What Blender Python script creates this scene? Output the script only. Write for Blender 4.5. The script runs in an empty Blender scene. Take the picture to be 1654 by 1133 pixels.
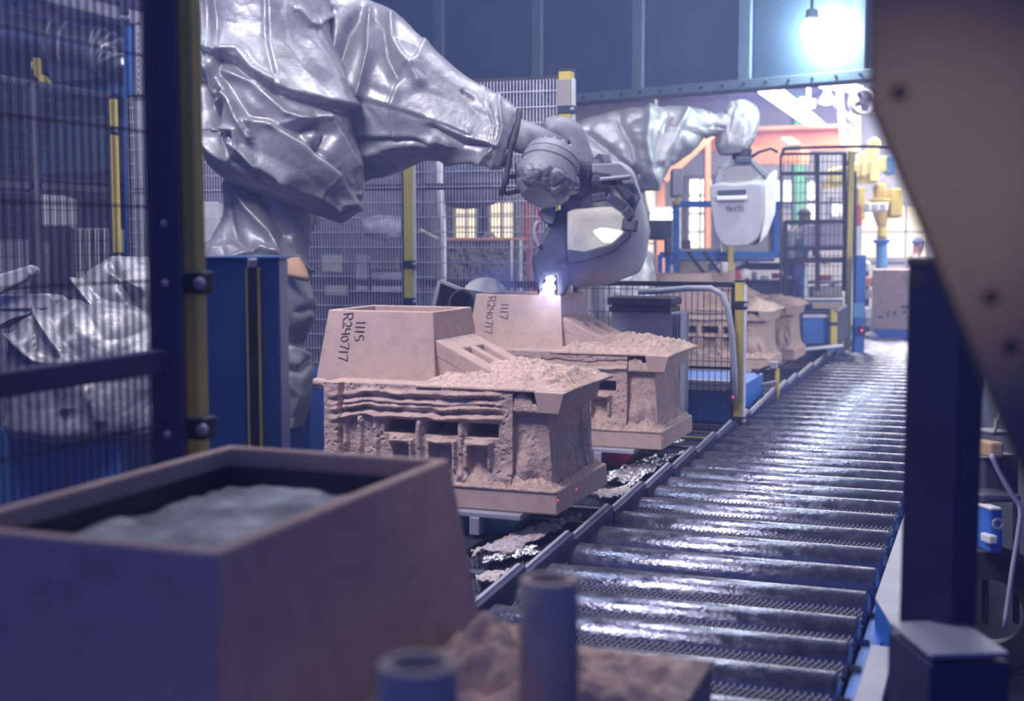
import bpy, math, random
import numpy as np
from mathutils import Vector as V, Matrix, noise
S = bpy.context.scene
COL = S.collection
random.seed(7)

# ------------------------------------------------------------ camera
W, H, F = 1654, 1133, 2108.0
CX, CY = W / 2, H / 2
YAW, PIT = math.radians(20.4), math.radians(4.93)
EYE = V((0, 0, 1.75))
FW = V((-math.sin(YAW) * math.cos(PIT), math.cos(YAW) * math.cos(PIT), -math.sin(PIT)))
RT = V((math.cos(YAW), math.sin(YAW), 0))
UP = RT.cross(FW)
cd = bpy.data.cameras.new('camera'); cam = bpy.data.objects.new('camera', cd); COL.objects.link(cam)
cam.matrix_world = Matrix.Translation(EYE) @ Matrix((RT, UP, -FW)).transposed().to_4x4()
cd.sensor_width = 36; cd.lens = F / W * 36; cd.clip_start = .05; cd.clip_end = 200
cd.dof.use_dof = True; cd.dof.focus_distance = 6.6; cd.dof.aperture_fstop = 1.9
S.camera = cam
S.view_settings.view_transform = 'Standard'; S.view_settings.look = 'None'
S.view_settings.exposure = 0.0; S.view_settings.gamma = 1; S.view_settings.use_curve_mapping = False

def ray(u, v): return FW + RT * ((u - CX) / F) + UP * ((CY - v) / F)
def ad(u, v, d): return EYE + ray(u, v) * d            # point at a given depth
def ax(u, v, x): r = ray(u, v); return EYE + r * (x / r.x)
def ay(u, v, y): r = ray(u, v); return EYE + r * (y / r.y)
def az(u, v, z): r = ray(u, v); return EYE + r * ((z - EYE.z) / r.z)
def lin(r, g, b):
    f = lambda c: (c / 255 / 12.92) if c / 255 <= .04045 else ((c / 255 + .055) / 1.055) ** 2.4
    return (f(r), f(g), f(b))

# ------------------------------------------------------------ world and lights
wd = bpy.data.worlds.new('world'); S.world = wd; wd.use_nodes = True
wd.node_tree.nodes['Background'].inputs[0].default_value = (.062, .098, .48, 1)
wd.node_tree.nodes['Background'].inputs[1].default_value = 1.0

def area(name, loc, target, sx, sy, power, col):
    l = bpy.data.lights.new(name, 'AREA'); l.shape = 'RECTANGLE'; l.size = sx; l.size_y = sy
    l.energy = power; l.color = col
    o = bpy.data.objects.new(name, l); COL.objects.link(o); o.location = loc
    o.rotation_euler = (V(target) - V(loc)).to_track_quat('-Z', 'Y').to_euler()
    return o
def point(name, loc, power, col, r=.1):
    l = bpy.data.lights.new(name, 'POINT'); l.energy = power; l.color = col; l.shadow_soft_size = r
    o = bpy.data.objects.new(name, l); COL.objects.link(o); o.location = loc; return o
area('hall_key_light', (-3.5, 3.4, 5.4), (-3.0, 8.0, 1.0), 1.5, 1.5, 220, (.93, .86, 1)).data.spread = math.radians(140)
area('hall_top_light', (-2.6, 8.2, 6.4), (-2.6, 8.0, 0), 1.6, 2.6, 210, (.84, .83, 1))
for k, yy in enumerate((6.6, 9.4, 12.4, 15.4)):
    area('conveyor_strip_light', (-.9 + .25 * (k % 2), yy + 2.5, 5.4), (-1.0, yy + .8, 0), .2, 1.6, 40, (.78, .84, 1))
area('near_top_light', (-1.75, 3.2, 5.6), (-1.4, 2.7, 0), .6, .6, 40, (.96, .9, 1))
area('added_side_fill', (3.2, 10.6, 2.7), (-1.5, 14.2, 1.0), 2.2, 2.2, 260, (.80, .82, 1))  # added fill out of view, brightens the far molds and the second robot
area('far_hall_light', (-1.0, 20.0, 4.4), (-1.0, 20.5, 0), 6, 5, 1650, (.95, .90, 1))
area('cell_light', (-5.5, 6.5, 5.5), (-5.5, 7.2, 1.0), 1.5, 1.5, 90, (.66, .76, 1))

# ------------------------------------------------------------ materials
M = {}
def mat(n, col, rough=.6, metal=0., var=.2, scale=6., bump=0., bscale=60., col2=None, detail=4, spec=.5, stretch=None, coat=0, rvar=0):
    m = bpy.data.materials.new(n); m.use_nodes = True; nt = m.node_tree; N = nt.nodes; L = nt.links
    b = N['Principled BSDF']; b.inputs['Roughness'].default_value = rough; b.inputs['Metallic'].default_value = metal
    b.inputs['Specular IOR Level'].default_value = spec
    if coat: b.inputs['Coat Weight'].default_value = coat
    tc = N.new('ShaderNodeTexCoord'); src = tc.outputs['Object']
    if stretch:
        mp = N.new('ShaderNodeMapping'); mp.inputs['Scale'].default_value = stretch; L.new(src, mp.inputs[0]); src = mp.outputs[0]
    nz = N.new('ShaderNodeTexNoise'); nz.inputs['Scale'].default_value = scale; nz.inputs['Detail'].default_value = detail
    nz.inputs['Roughness'].default_value = .65; L.new(src, nz.inputs['Vector'])
    cr = N.new('ShaderNodeValToRGB'); c2 = col2 or tuple(c * (1 - var) for c in col)
    c1 = col if col2 else tuple(min(1, c * (1 + var)) for c in col)
    cr.color_ramp.elements[0].position = .32; cr.color_ramp.elements[1].position = .68
    cr.color_ramp.elements[0].color = (*c2, 1); cr.color_ramp.elements[1].color = (*c1, 1)
    L.new(nz.outputs['Fac'], cr.inputs['Fac']); L.new(cr.outputs['Color'], b.inputs['Base Color'])
    if rvar:
        mr = N.new('ShaderNodeMapRange'); mr.inputs[1].default_value = .3; mr.inputs[2].default_value = .7
        mr.inputs[3].default_value = max(.02, rough - rvar); mr.inputs[4].default_value = min(1, rough + rvar)
        n3 = N.new('ShaderNodeTexNoise'); n3.inputs['Scale'].default_value = scale * 2.3; n3.inputs['Detail'].default_value = 3
        L.new(src, n3.inputs['Vector']); L.new(n3.outputs['Fac'], mr.inputs[0]); L.new(mr.outputs[0], b.inputs['Roughness'])
    if bump:
        n2 = N.new('ShaderNodeTexNoise'); n2.inputs['Scale'].default_value = bscale; n2.inputs['Detail'].default_value = 3
        L.new(src, n2.inputs['Vector'])
        bp = N.new('ShaderNodeBump'); bp.inputs['Strength'].default_value = bump; bp.inputs['Distance'].default_value = .01
        L.new(n2.outputs['Fac'], bp.inputs['Height']); L.new(bp.outputs[0], b.inputs['Normal'])
    M[n] = m; return m
def emit(n, col, st):
    m = bpy.data.materials.new(n); m.use_nodes = True; nt = m.node_tree; nt.nodes.clear()
    e = nt.nodes.new('ShaderNodeEmission'); e.inputs[0].default_value = (*col, 1); e.inputs[1].default_value = st
    o = nt.nodes.new('ShaderNodeOutputMaterial'); nt.links.new(e.outputs[0], o.inputs[0]); M[n] = m; return m
mat('sand', (.485, .365, .325), .95, 0, .10, 14, .35, 260, spec=.1)
mat('loose_sand', (.52, .385, .335), 1, 0, .22, 30, .8, 120, spec=.05)
mat('ink', (.02, .022, .05), .6, 0, .1)
mat('core', (.50, .43, .36), .9, 0, .06, 20, .1, 200, spec=.2)
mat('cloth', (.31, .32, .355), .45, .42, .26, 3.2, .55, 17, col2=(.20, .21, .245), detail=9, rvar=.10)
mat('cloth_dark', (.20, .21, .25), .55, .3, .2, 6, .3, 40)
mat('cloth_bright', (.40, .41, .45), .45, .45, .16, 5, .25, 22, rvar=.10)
mat('cast_grey', (.22, .23, .27), .6, .2, .12, 9, .12, 70)
mat('ladle_light', (.38, .38, .44), .6, .1, .10, 8, .12, 60)
mat('ladle_coat', (.88, .88, .90), .7, .0, .12, 9, .3, 30)
mat('ladle_dark', (.06, .065, .10), .55, .3, .2, 9, .15, 60)
mat('roller', (.175, .185, .26), .25, .8, .20, 9, .24, 62, rvar=.14, stretch=(.8, 1.2, 1.2))
mat('dark_steel', (.035, .04, .065), .5, .5, .3, 8, .1, 50)
mat('mesh_steel', (.10, .105, .16), .5, .4, .2, 30)
mat('navy', (.022, .03, .10), .5, 0, .15, 5)
mat('black_frame', (.02, .022, .035), .5, .1, .2, 8)
mat('wire', (.60, .57, .72), .45, .1, .2, 10)
mat('wire_dark', (.06, .06, .10), .5, .3, .2, 10)
mat('yellow', (.62, .50, .10), .5, 0, .12, 6)
mat('yellow_pale', (.75, .66, .25), .5, 0, .12, 3)
mat('blue', (.02, .13, .52), .5, 0, .18, 4, .05, 40)
mat('blue_dark', (.025, .085, .26), .45, 0, .15, 3)
mat('blue_light', (.10, .30, .62), .5, 0, .12, 3)
mat('panel', (.05, .085, .14), .5, .1, .10, 2.5, .03, 20, rvar=.1)
mat('panel_trim', (.11, .16, .22), .5, .1, .08, 4)
mat('rail_grey', (.34, .34, .42), .55, .2, .1, 6)
mat('plate', (.15, .125, .11), .5, .1, .12, 3)
mat('duct', (.40, .42, .50), .3, .85, .15, 4, .1, 8)
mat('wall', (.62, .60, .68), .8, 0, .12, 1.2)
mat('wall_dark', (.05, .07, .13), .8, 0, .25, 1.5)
mat('grey_box', (.30, .32, .40), .5, .1, .06, 3)
mat('machine', (.075, .08, .12), .55, .3, .35, 4, .1, 20)
mat('machine_light', (.38, .38, .46), .55, .2, .2, 4)
mat('orange', (.70, .30, .16), .6, 0, .12, 2)
mat('green', (.10, .36, .22), .6, 0, .12, 2)
mat('red', (.50, .06, .05), .6, 0, .15, 3)
mat('pink_red', (.42, .03, .08), .5, 0, .2, 6)
mat('teal', (.04, .16, .22), .6, 0, .2, 6)
mat('splash', (.62, .62, .66), .35, .9, .3, 18, .4, 40, rvar=.15)
mat('splash_sand', (.50, .36, .30), .9, 0, .3, 16, .5, 60, col2=(.50, .52, .58))
mat('scrap', (.13, .12, .13), .7, .4, .5, 14, .6, 30, col2=(.34, .30, .25))
mat('skimmed', (.26, .30, .36), .5, .25, .3, 5.5, .4, 14, col2=(.035, .05, .08), detail=6)
mat('floor', (.03, .032, .05), .95, 0, .35, 2.2, .1, 20, spec=.05)
mat('yellow_tray', (.26, .25, .07), .7, 0, .35, 5)
mat('grey_slab', (.30, .29, .28), .6, .2, .1, 4)
mat('cardboard', (.46, .30, .19), .85, 0, .08, 5)
mat('skin', (.30, .17, .12), .6, 0, .1, 8)
mat('jeans', (.05, .08, .34), .85, 0, .25, 12)
mat('dark_shirt', (.035, .035, .06), .85, 0, .2, 10)
mat('grey_shirt', (.16, .15, .19), .85, 0, .2, 10)
mat('cap_blue', (.05, .06, .17), .8, 0, .1, 10)
mat('hair', (.02, .015, .015), .7, 0, .2, 20)
mat('rubber', (.02, .02, .03), .6, 0, .1, 10)
mat('cable', (.42, .43, .52), .5, 0, .1, 10)
mat('grey_pane', (.33, .35, .36), .5, 0, .06, 2)
mat('roof', (.42, .34, .46), .8, 0, .15, 1.5)
mat('white_part', (.72, .72, .78), .5, 0, .08, 5)
emit('daylight', (.90, .93, 1.0), 3.2)
emit('daylight_warm', (1.0, .86, .80), 1.6)
emit('tube', (.93, .95, 1), 9)
emit('lamp', (.85, .95, 1), 40)
emit('molten', (.86, .90, 1), 6)
emit('residue', (1, .96, .92), 2.2)
emit('laser_dot', (1, .04, .22), 2.2)
g = bpy.data.materials.new('acrylic'); g.use_nodes = True; M['acrylic'] = g
gb = g.node_tree.nodes['Principled BSDF']; gb.inputs['Transmission Weight'].default_value = 1; gb.inputs['Roughness'].default_value = .05; gb.inputs['IOR'].default_value = 1.1

# ------------------------------------------------------------ mesh helpers
class MB:
    def __init__(s): s.v = []; s.f = []
    def add(s, vs, fs):
        k = len(s.v); s.v += [tuple(p) for p in vs]; s.f += [tuple(i + k for i in f) for f in fs]; return s
    def box(s, c, d, rz=0, mtx=None):
        hx, hy, hz = d[0] / 2, d[1] / 2, d[2] / 2
        vs = [V((x * hx, y * hy, z * hz)) for x in (-1, 1) for y in (-1, 1) for z in (-1, 1)]
        R = mtx if mtx is not None else Matrix.Rotation(rz, 3, 'Z')
        vs = [R @ p + V(c) for p in vs]
        return s.add(vs, [(0, 1, 3, 2), (4, 6, 7, 5), (0, 4, 5, 1), (2, 3, 7, 6), (0, 2, 6, 4), (1, 5, 7, 3)])
    def b2(s, lo, hi):
        lo, hi = V(lo), V(hi); return s.box((lo + hi) / 2, [abs(q) for q in (hi - lo)])
    def hexa(s, b, t):          # bottom quad and top quad
        return s.add(list(b) + list(t), [(3, 2, 1, 0), (4, 5, 6, 7)] + [(i, (i + 1) % 4, 4 + (i + 1) % 4, 4 + i) for i in range(4)])
    def prism(s, poly, ext):     # polygon of 3d points swept by ext
        n = len(poly); e = V(ext); p = [V(q) for q in poly]
        return s.add(p + [q + e for q in p], [tuple(reversed(range(n))), tuple(range(n, 2 * n))] + [(i, (i + 1) % n, n + (i + 1) % n, n + i) for i in range(n)])
    def bar(s, a, b, w, h=None, upv=(0, 0, 1)):
        a, b = V(a), V(b); h = h or w; d = (b - a).normalized(); u = V(upv)
        if abs(d.dot(u)) > .98: u = V((0, 1, 0))
        r = d.cross(u).normalized(); u = r.cross(d)
        q = [r * (sx * w / 2) + u * (sy * h / 2) for sx, sy in ((-1, -1), (1, -1), (1, 1), (-1, 1))]
        return s.hexa([a + k for k in q], [b + k for k in q])
    def tube(s, pts, r, n=8, caps=True):
        pts = [V(p) for p in pts]; k0 = len(s.v); m = len(pts); rs = r if isinstance(r, (list, tuple)) else [r] * m
        ref = None
        for i, p in enumerate(pts):
            t = (pts[min(i + 1, m - 1)] - pts[max(i - 1, 0)]).normalized()
            if ref is None:
                ref = t.orthogonal().normalized()
            ref = (ref - t * ref.dot(t)).normalized(); bb = t.cross(ref)
            for j in range(n):
                a = 2 * math.pi * j / n; s.v.append(tuple(p + (ref * math.cos(a) + bb * math.sin(a)) * rs[i]))
        for i in range(m - 1):
            for j in range(n):
                s.f.append((k0 + i * n + j, k0 + i * n + (j + 1) % n, k0 + (i + 1) * n + (j + 1) % n, k0 + (i + 1) * n + j))
        if caps:
            s.f.append(tuple(k0 + j for j in reversed(range(n)))); s.f.append(tuple(k0 + (m - 1) * n + j for j in range(n)))
        return s
    def lathe(s, c, prof, n=32, axis=(0, 0, 1), close=False):   # profile (r, h)
        q = V((0, 0, 1)).rotation_difference(V(axis).normalized()); c = V(c); k0 = len(s.v); m = len(prof)
        for r, h in prof:
            for j in range(n):
                a = 2 * math.pi * j / n; s.v.append(tuple(c + q @ V((r * math.cos(a), r * math.sin(a), h))))
        rng = m if close else m - 1
        for i in range(rng):
            i2 = (i + 1) % m
            for j in range(n): s.f.append((k0 + i * n + j, k0 + i * n + (j + 1) % n, k0 + i2 * n + (j + 1) % n, k0 + i2 * n + j))
        if not close:
            s.f.append(tuple(k0 + j for j in reversed(range(n)))); s.f.append(tuple(k0 + (m - 1) * n + j for j in range(n)))
        return s
    def rings(s, R, cap0=True, cap1=True):
        k0 = len(s.v); n = len(R[0])
        for r in R: s.v += [tuple(p) for p in r]
        for i in range(len(R) - 1):
            for j in range(n): s.f.append((k0 + i * n + j, k0 + i * n + (j + 1) % n, k0 + (i + 1) * n + (j + 1) % n, k0 + (i + 1) * n + j))
        if cap0: s.f.append(tuple(k0 + j for j in reversed(range(n))))
        if cap1: s.f.append(tuple(k0 + (len(R) - 1) * n + j for j in range(n)))
        return s
    def build(s, name, m, parent=None, smooth=False, bevel=0, seg=2, kind=None, label=None, fix=True):
        me = bpy.data.meshes.new(name); me.from_pydata(s.v, [], s.f)
        if fix:
            import bmesh
            bm = bmesh.new(); bm.from_mesh(me); bmesh.ops.recalc_face_normals(bm, faces=bm.faces); bm.to_mesh(me); bm.free()
        me.materials.append(M[m] if isinstance(m, str) else m)
        if smooth: me.polygons.foreach_set('use_smooth', [True] * len(me.polygons))
        o = bpy.data.objects.new(name, me); COL.objects.link(o)
        if bevel:
            bv = o.modifiers.new('bevel', 'BEVEL'); bv.width = bevel; bv.segments = seg; bv.limit_method = 'ANGLE'; bv.angle_limit = .6
        if parent is not None: o.parent = parent; o.matrix_parent_inverse = parent.matrix_world.inverted()
        if kind: o['kind'] = kind
        if label: o['label'] = label
        return o
def tag(o, label, cat, group=None):
    o['label'] = label; o['category'] = cat
    if group: o['group'] = group
    return o
def thing(name, label, cat, loc=(0, 0, 0), group=None):
    o = bpy.data.objects.new(name, None); o.empty_display_size = .1; COL.objects.link(o); o.location = loc
    o.matrix_world = Matrix.Translation(V(loc))
    return tag(o, label, cat, group)
def copy_tree(o, parent=None):
    c = o.copy(); COL.objects.link(c)
    if parent is not None: c.parent = parent; c.matrix_parent_inverse = o.matrix_parent_inverse.copy()
    for ch in list(o.children): copy_tree(ch, c)
    return c
def struct(o): o['kind'] = 'structure'; return o
def catmull(P, n):
    P = [np.array(p, float) for p in P]; P = [2 * P[0] - P[1]] + P + [2 * P[-1] - P[-2]]; out = []
    m = len(P) - 3
    for i in range(n):
        t = i / (n - 1) * m; k = min(int(t), m - 1); t -= k; a, b, c, d = P[k:k + 4]
        out.append(.5 * (2 * b + (c - a) * t + (2 * a - 5 * b + 4 * c - d) * t * t + (3 * b - a - 3 * c + d) * t ** 3))
    return out
EYEn, FWn, RTn, UPn = (np.array(q) for q in (EYE, FW, RT, UP))
def project(P):
    q = P - EYEn; d = q @ FWn; return CX + F * (q @ RTn) / d, CY - F * (q @ UPn) / d
def polydist(u, v, line):
    best = np.full(u.shape, 1e9); sgn = np.ones(u.shape)
    for (a, b), (c, d) in zip(line[:-1], line[1:]):
        ex, ey = c - a, d - b; L = ex * ex + ey * ey
        t = np.clip(((u - a) * ex + (v - b) * ey) / L, 0, 1)
        q = np.hypot(u - a - t * ex, v - b - t * ey); m = q < best; best = np.where(m, q, best)
        sgn = np.where(m, np.sign(ex * (v - b) - ey * (u - a) + 1e-9), sgn)
    return best, sgn
def cloth_loft(pairs, name, m, parent, rows=120, n=160, ratio=.8, amp=.05, freq=2.2, seed=0., folds=(), dirn=None, caps=True, fine=.3, label=None, sq=.9):
    """swept cover: every station is a pair of outline points with a depth; the section is an ellipse of real depth"""
    st = catmull([tuple(p) + ((ratio,) if len(p) == 5 else ()) for p in pairs], rows)
    R = []
    for (a, b, c, d, dep, ra) in st:
        p, q = np.array(ad(a, b, dep)), np.array(ad(c, d, dep)); mid = (p + q) / 2; h = (q - p) / 2
        k = np.array(FW) * np.linalg.norm(h) * ra
        cs = lambda q: math.copysign(abs(q) ** sq, q)
        R.append([mid + cs(math.cos(2 * math.pi * j / n)) * h - cs(math.sin(2 * math.pi * j / n)) * k for j in range(n)])
    P = np.array(R)                                   # rows, n, 3
    du = np.roll(P, -1, 1) - np.roll(P, 1, 1); dv = np.gradient(P, axis=0)
    Nn = np.cross(du, dv); Nn /= np.linalg.norm(Nn, axis=2, keepdims=True) + 1e-9
    ctr = P.mean(1, keepdims=True)
    if (Nn * (P - ctr)).sum() < 0: Nn = -Nn
    h = np.zeros(P.shape[:2])
    Dm = Matrix.Identity(3)
    if dirn is not None:
        dv_ = V(dirn).normalized(); Dm = Matrix.Identity(3)
        proj = Matrix(((dv_.x * dv_.x, dv_.x * dv_.y, dv_.x * dv_.z), (dv_.y * dv_.x, dv_.y * dv_.y, dv_.y * dv_.z), (dv_.z * dv_.x, dv_.z * dv_.y, dv_.z * dv_.z)))
        Dm = Matrix.Identity(3) - proj * .62
    sv = V((seed, seed * 1.7, -seed))
    for i in range(rows):
        for j in range(n):
            p = Dm @ V(P[i, j]) + sv
            w = p * freq + noise.noise_vector(p * freq * .8) * .45
            dd = noise.voronoi(w)[0]
            a = min(dd[1] - dd[0], .55)
            w2 = p * freq * 2.6 + noise.noise_vector(p * freq * 2) * .35
            d2 = noise.voronoi(w2)[0]
            h[i, j] = a * 1.5 - .5 + fine * (min(d2[1] - d2[0], .5) * 1.3 - .35) + .55 * noise.noise(p * freq * .55)
    h *= amp
    if folds:
        u, v = project(P.reshape(-1, 3)); fr = ((EYEn - P.reshape(-1, 3)) * Nn.reshape(-1, 3)).sum(1) > 0
        hh = np.zeros(u.shape)
        for fo in folds:
            d, sd = polydist(u, v, fo[0])
            if len(fo) == 3: hh += fo[1] * np.exp(-(d / fo[2]) ** 1.5)
            else: s_ = sd * fo[3] * d; k_ = 1 / (1 + np.exp(-np.clip(s_ / 1.6, -30, 30))); hh += fo[1] * (k_ * np.exp(-(d / fo[2]) ** 1.2) - .5 * (1 - k_) * np.exp(-(d / (fo[2] * .5)) ** 2))
        h += (hh * fr).reshape(h.shape)
    P = P + Nn * h[..., None]
    mb = MB(); mb.rings([list(map(tuple, r)) for r in P], caps, caps)
    return mb.build(name, m, parent, smooth=True, label=label)
def loft(pairs, name, m, parent, rows=30, n=32, ratio=.8, smooth=True, label=None):
    st = catmull([tuple(p) + ((ratio,) if len(p) == 5 else ()) for p in pairs], rows); R = []
    for (a, b, c, d, dep, ra) in st:
        p, q = ad(a, b, dep), ad(c, d, dep); mid = (p + q) / 2; h = (q - p) / 2; k = FW * (h.length * ra)
        R.append([mid + h * math.cos(2 * math.pi * j / n) - k * math.sin(2 * math.pi * j / n) for j in range(n)])
    return MB().rings(R).build(name, m, parent, smooth=smooth, label=label)
def slab(poly, d, th, name, m, parent=None, bevel=0, label=None):      # plate facing the lens axis with real thickness
    return MB().prism([ad(u, v, d) for u, v in poly], FW * th).build(name, m, parent, bevel=bevel, label=label)

# ------------------------------------------------------------ setting
struct(MB().b2((-14, -3, -.1), (9, 30, 0)).build('floor', 'floor'))
WY = 27.0
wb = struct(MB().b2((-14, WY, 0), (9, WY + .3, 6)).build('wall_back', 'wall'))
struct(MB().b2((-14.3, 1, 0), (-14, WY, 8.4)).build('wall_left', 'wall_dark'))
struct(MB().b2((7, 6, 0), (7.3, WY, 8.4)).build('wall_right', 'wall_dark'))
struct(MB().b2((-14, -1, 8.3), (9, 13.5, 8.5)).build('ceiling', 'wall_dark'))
cl = MB()
for k in range(58):                                  # corrugated roof over the far bay
    x = -14 + k * .4
    cl.prism([(x, 15.2, 4.9), (x + .1, 15.2, 4.98), (x + .3, 15.2, 4.98), (x + .4, 15.2, 4.9), (x + .4, 15.2, 5.02), (x, 15.2, 5.02)], (0, 11.8, -.35))
struct(cl.build('ceiling_far', 'roof'))
for k, y in enumerate((15.5, 18.5, 21.5, 24.5)):
    mb = MB(); mb.b2((-14, y - .06, 4.5), (7, y + .06, 4.56)); mb.b2((-14, y - .01, 4.5), (7, y + .01, 4.8)); mb.b2((-14, y - .06, 4.78), (7, y + .06, 4.83))
    struct(mb.build('trim_%d' % (k + 1), 'machine'))
mb = MB(); mb.bar((-7.5, 14, 4.75), (-2.5, 24, 4.45), .12); mb.bar((-2.5, 14, 4.75), (-7.5, 24, 4.45), .12); mb.bar((1, 14, 4.75), (4, 24, 4.45), .1)
struct(mb.build('trim_5', 'machine'))
# far windows: frame, panes
wins = [(1112, 287, 1152, 404, 2, 4, 'daylight'), (1165, 330, 1225, 420, 2, 2, 'daylight_warm'), (1244, 289, 1284, 330, 2, 1, 'daylight'), (1302, 290, 1324, 358, 1, 2, 'daylight'),
        (735, 327, 774, 388, 2, 3, 'daylight_warm'), (791, 325, 833, 389, 2, 3, 'daylight_warm'), (1040, 300, 1060, 440, 1, 3, 'daylight_warm'), (1342, 322, 1372, 352, 2, 1, 'daylight'), (1390, 330, 1500, 420, 3, 2, 'daylight_warm')]
for k, (a, b, c, d, nx, nz, em) in enumerate(wins):
    p, q = ay(a, b, WY), ay(c, d, WY); x0, x1, z0, z1 = p.x, q.x, q.z, p.z
    fr = MB(); y = WY - .05; t = .045
    for x in (x0, x1): fr.b2((x - t, y - .05, z0 - t), (x + t, WY, z1 + t))
    for z in (z0, z1): fr.b2((x0, y - .05, z - t), (x1, WY, z + t))
    for i in range(1, nx): fr.b2((x0 + (x1 - x0) * i / nx - .02, y - .03, z0), (x0 + (x1 - x0) * i / nx + .02, WY - .03, z1))
    for i in range(1, nz): fr.b2((x0, y - .03, z0 + (z1 - z0) * i / nz - .02), (x1, WY - .03, z0 + (z1 - z0) * i / nz + .02))
    w = struct(fr.build('window_%d' % (k + 1), 'machine_light'))
    for i in range(nx):
        for j in range(nz):
            MB().b2((x0 + (x1 - x0) * i / nx, WY - .03, z0 + (z1 - z0) * j / nz), (x0 + (x1 - x0) * (i + 1) / nx, WY - .02, z0 + (z1 - z0) * (j + 1) / nz)).build('pane', em, w)

# smoky blue air of the foundry hall
hm = bpy.data.materials.new('haze'); hm.use_nodes = True; hm.node_tree.nodes.clear()
hv = hm.node_tree.nodes.new('ShaderNodeVolumeScatter'); hv.inputs['Color'].default_value = (.34, .42, 1, 1); hv.inputs['Density'].default_value = .020; hv.inputs['Anisotropy'].default_value = .25
ho = hm.node_tree.nodes.new('ShaderNodeOutputMaterial'); hm.node_tree.links.new(hv.outputs[0], ho.inputs['Volume']); M['haze'] = hm
hz_ = MB().b2((-14.6, -3.2, -.15), (9.2, 27.6, 8.7)).build('haze', 'haze', kind='stuff'); tag(hz_, 'thin bluish haze filling the foundry hall', 'haze')
# overhead housing of flanged sheet panels
pt = thing('overhead_duct_housing', 'huge grey overhead housing of flanged sheet metal panels above the back fence', 'housing', ad(1160, 147, 12))
def hp(u, v):                                          # points on the vertical plane of the housing
    a, b = ad(927, 163, 13.6), ad(1400, 130, 11.6); nrm = (b - a).cross(V((0, 0, 1))).normalized()
    r = ray(u, v); return EYE + r * ((a - EYE).dot(nrm) / r.dot(nrm)), nrm
A_, nrm = hp(927, 163); B_, _ = hp(1400, 130)
hd = (B_ - A_); hd.z = 0; hd.normalize(); zb = (A_.z + B_.z) / 2; back = -nrm if nrm.dot(FW) < 0 else nrm
seams = [hp(u, 150)[0] for u in (560, 715, 873, 1035, 1207, 1391)]
sx = [(p - A_).dot(hd) for p in seams]; sx.append(sx[-1] + .28)
for a, b in zip(sx[:-1], sx[1:]):
    p, q = A_ + hd * (a + .04), A_ + hd * (b - .04); p.z = q.z = zb + .07; up = V((0, 0, 3.6))
    MB().hexa([p, q, q + back * .6, p + back * .6], [p + up, q + up, q + up + back * .6, p + up + back * .6]).build('sheet_panel', 'panel', pt)
for a in sx:
    for o in (-.028, .028):
        p = A_ + hd * (a + o) - back * .05; p.z = zb; MB().bar(p, p + V((0, 0, 3.6)), .05, .07, upv=hd).build('seam_flange', 'panel_trim', pt, bevel=.006)
p, q = A_ + hd * sx[0] - back * .05, A_ + hd * (sx[-1] + .1) - back * .05; p.z = q.z = zb + .03
MB().bar(p, q, .1, .09).build('bottom_flange', 'panel_trim', pt, bevel=.006)
for i in range(30):
    c = p + (q - p) * ((i + .5) / 30) - back * .05; MB().lathe(c, [(.013, 0), (.013, .02)], 8, axis=-back).build('rivet', 'dark_steel', pt)
mb = MB(); p2, q2 = p + back * .1, q + back * .1; mb.hexa([p2, q2, q2 + back * .5, p2 + back * .5], [x + V((0, 0, .05)) for x in (p2, q2, q2 + back * .5, p2 + back * .5)]); mb.build('underside', 'panel', pt)
# the bright lamp hung in front of the housing
lp = hp(1338, 52)[0] - back * .34
t = thing('flood_lamp', 'glaring round flood lamp hung before the last panel of the overhead housing', 'lamp', lp)
MB().lathe(lp, [(.03, .16), (.05, .15), (.06, .08), (.05, .07), (.03, .07)], 28, axis=(0, 0, 1)).build('holder', 'panel_trim', t, smooth=True)
MB().lathe(lp + V((0, 0, -.02)), [(.02, .10), (.07, .075), (.10, .0), (.07, -.075), (.01, -.10)], 24).build('bulb', 'lamp', t, smooth=True)
MB().tube([lp + V((0, 0, .15)), lp + V((0, 0, 1.6))], .015).build('drop_rod', 'panel_trim', t)
point('flood_lamp_light', lp + V((.0, 0, -.02)) + back * .13, 170, (.72, .90, 1), .08)

# ------------------------------------------------------------ roller conveyor
RY = [2.98, 3.30, 3.62, 3.945, 4.265, 4.555, 4.9, 5.27, 5.62, 5.97, 6.33, 6.66, 6.94, 7.245, 7.54, 7.84, 8.16, 8.47, 8.75, 9.02, 9.34, 9.65]
RY = [1.1, 1.42, 1.73, 2.04, 2.36, 2.67] + RY
while RY[-1] < 17.4: RY.append(RY[-1] + .312)
ZR, RR = .45, .095
cv = thing('roller_conveyor', 'long straight conveyor of scuffed steel rollers running away between blue side rails', 'conveyor', (-1.03, 9, 0))
pr = MB().lathe((-1.655, 0, 0), [(.02, -.03), (.02, 0), (RR - .012, 0), (RR, .012), (RR, 1.233), (RR - .012, 1.245), (.02, 1.245), (.02, 1.28)], 40, axis=(1, 0, 0)).build('roller', 'roller', cv, fix=True)
for p in pr.data.polygons: p.use_smooth = abs(p.normal.x) < .5
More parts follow.
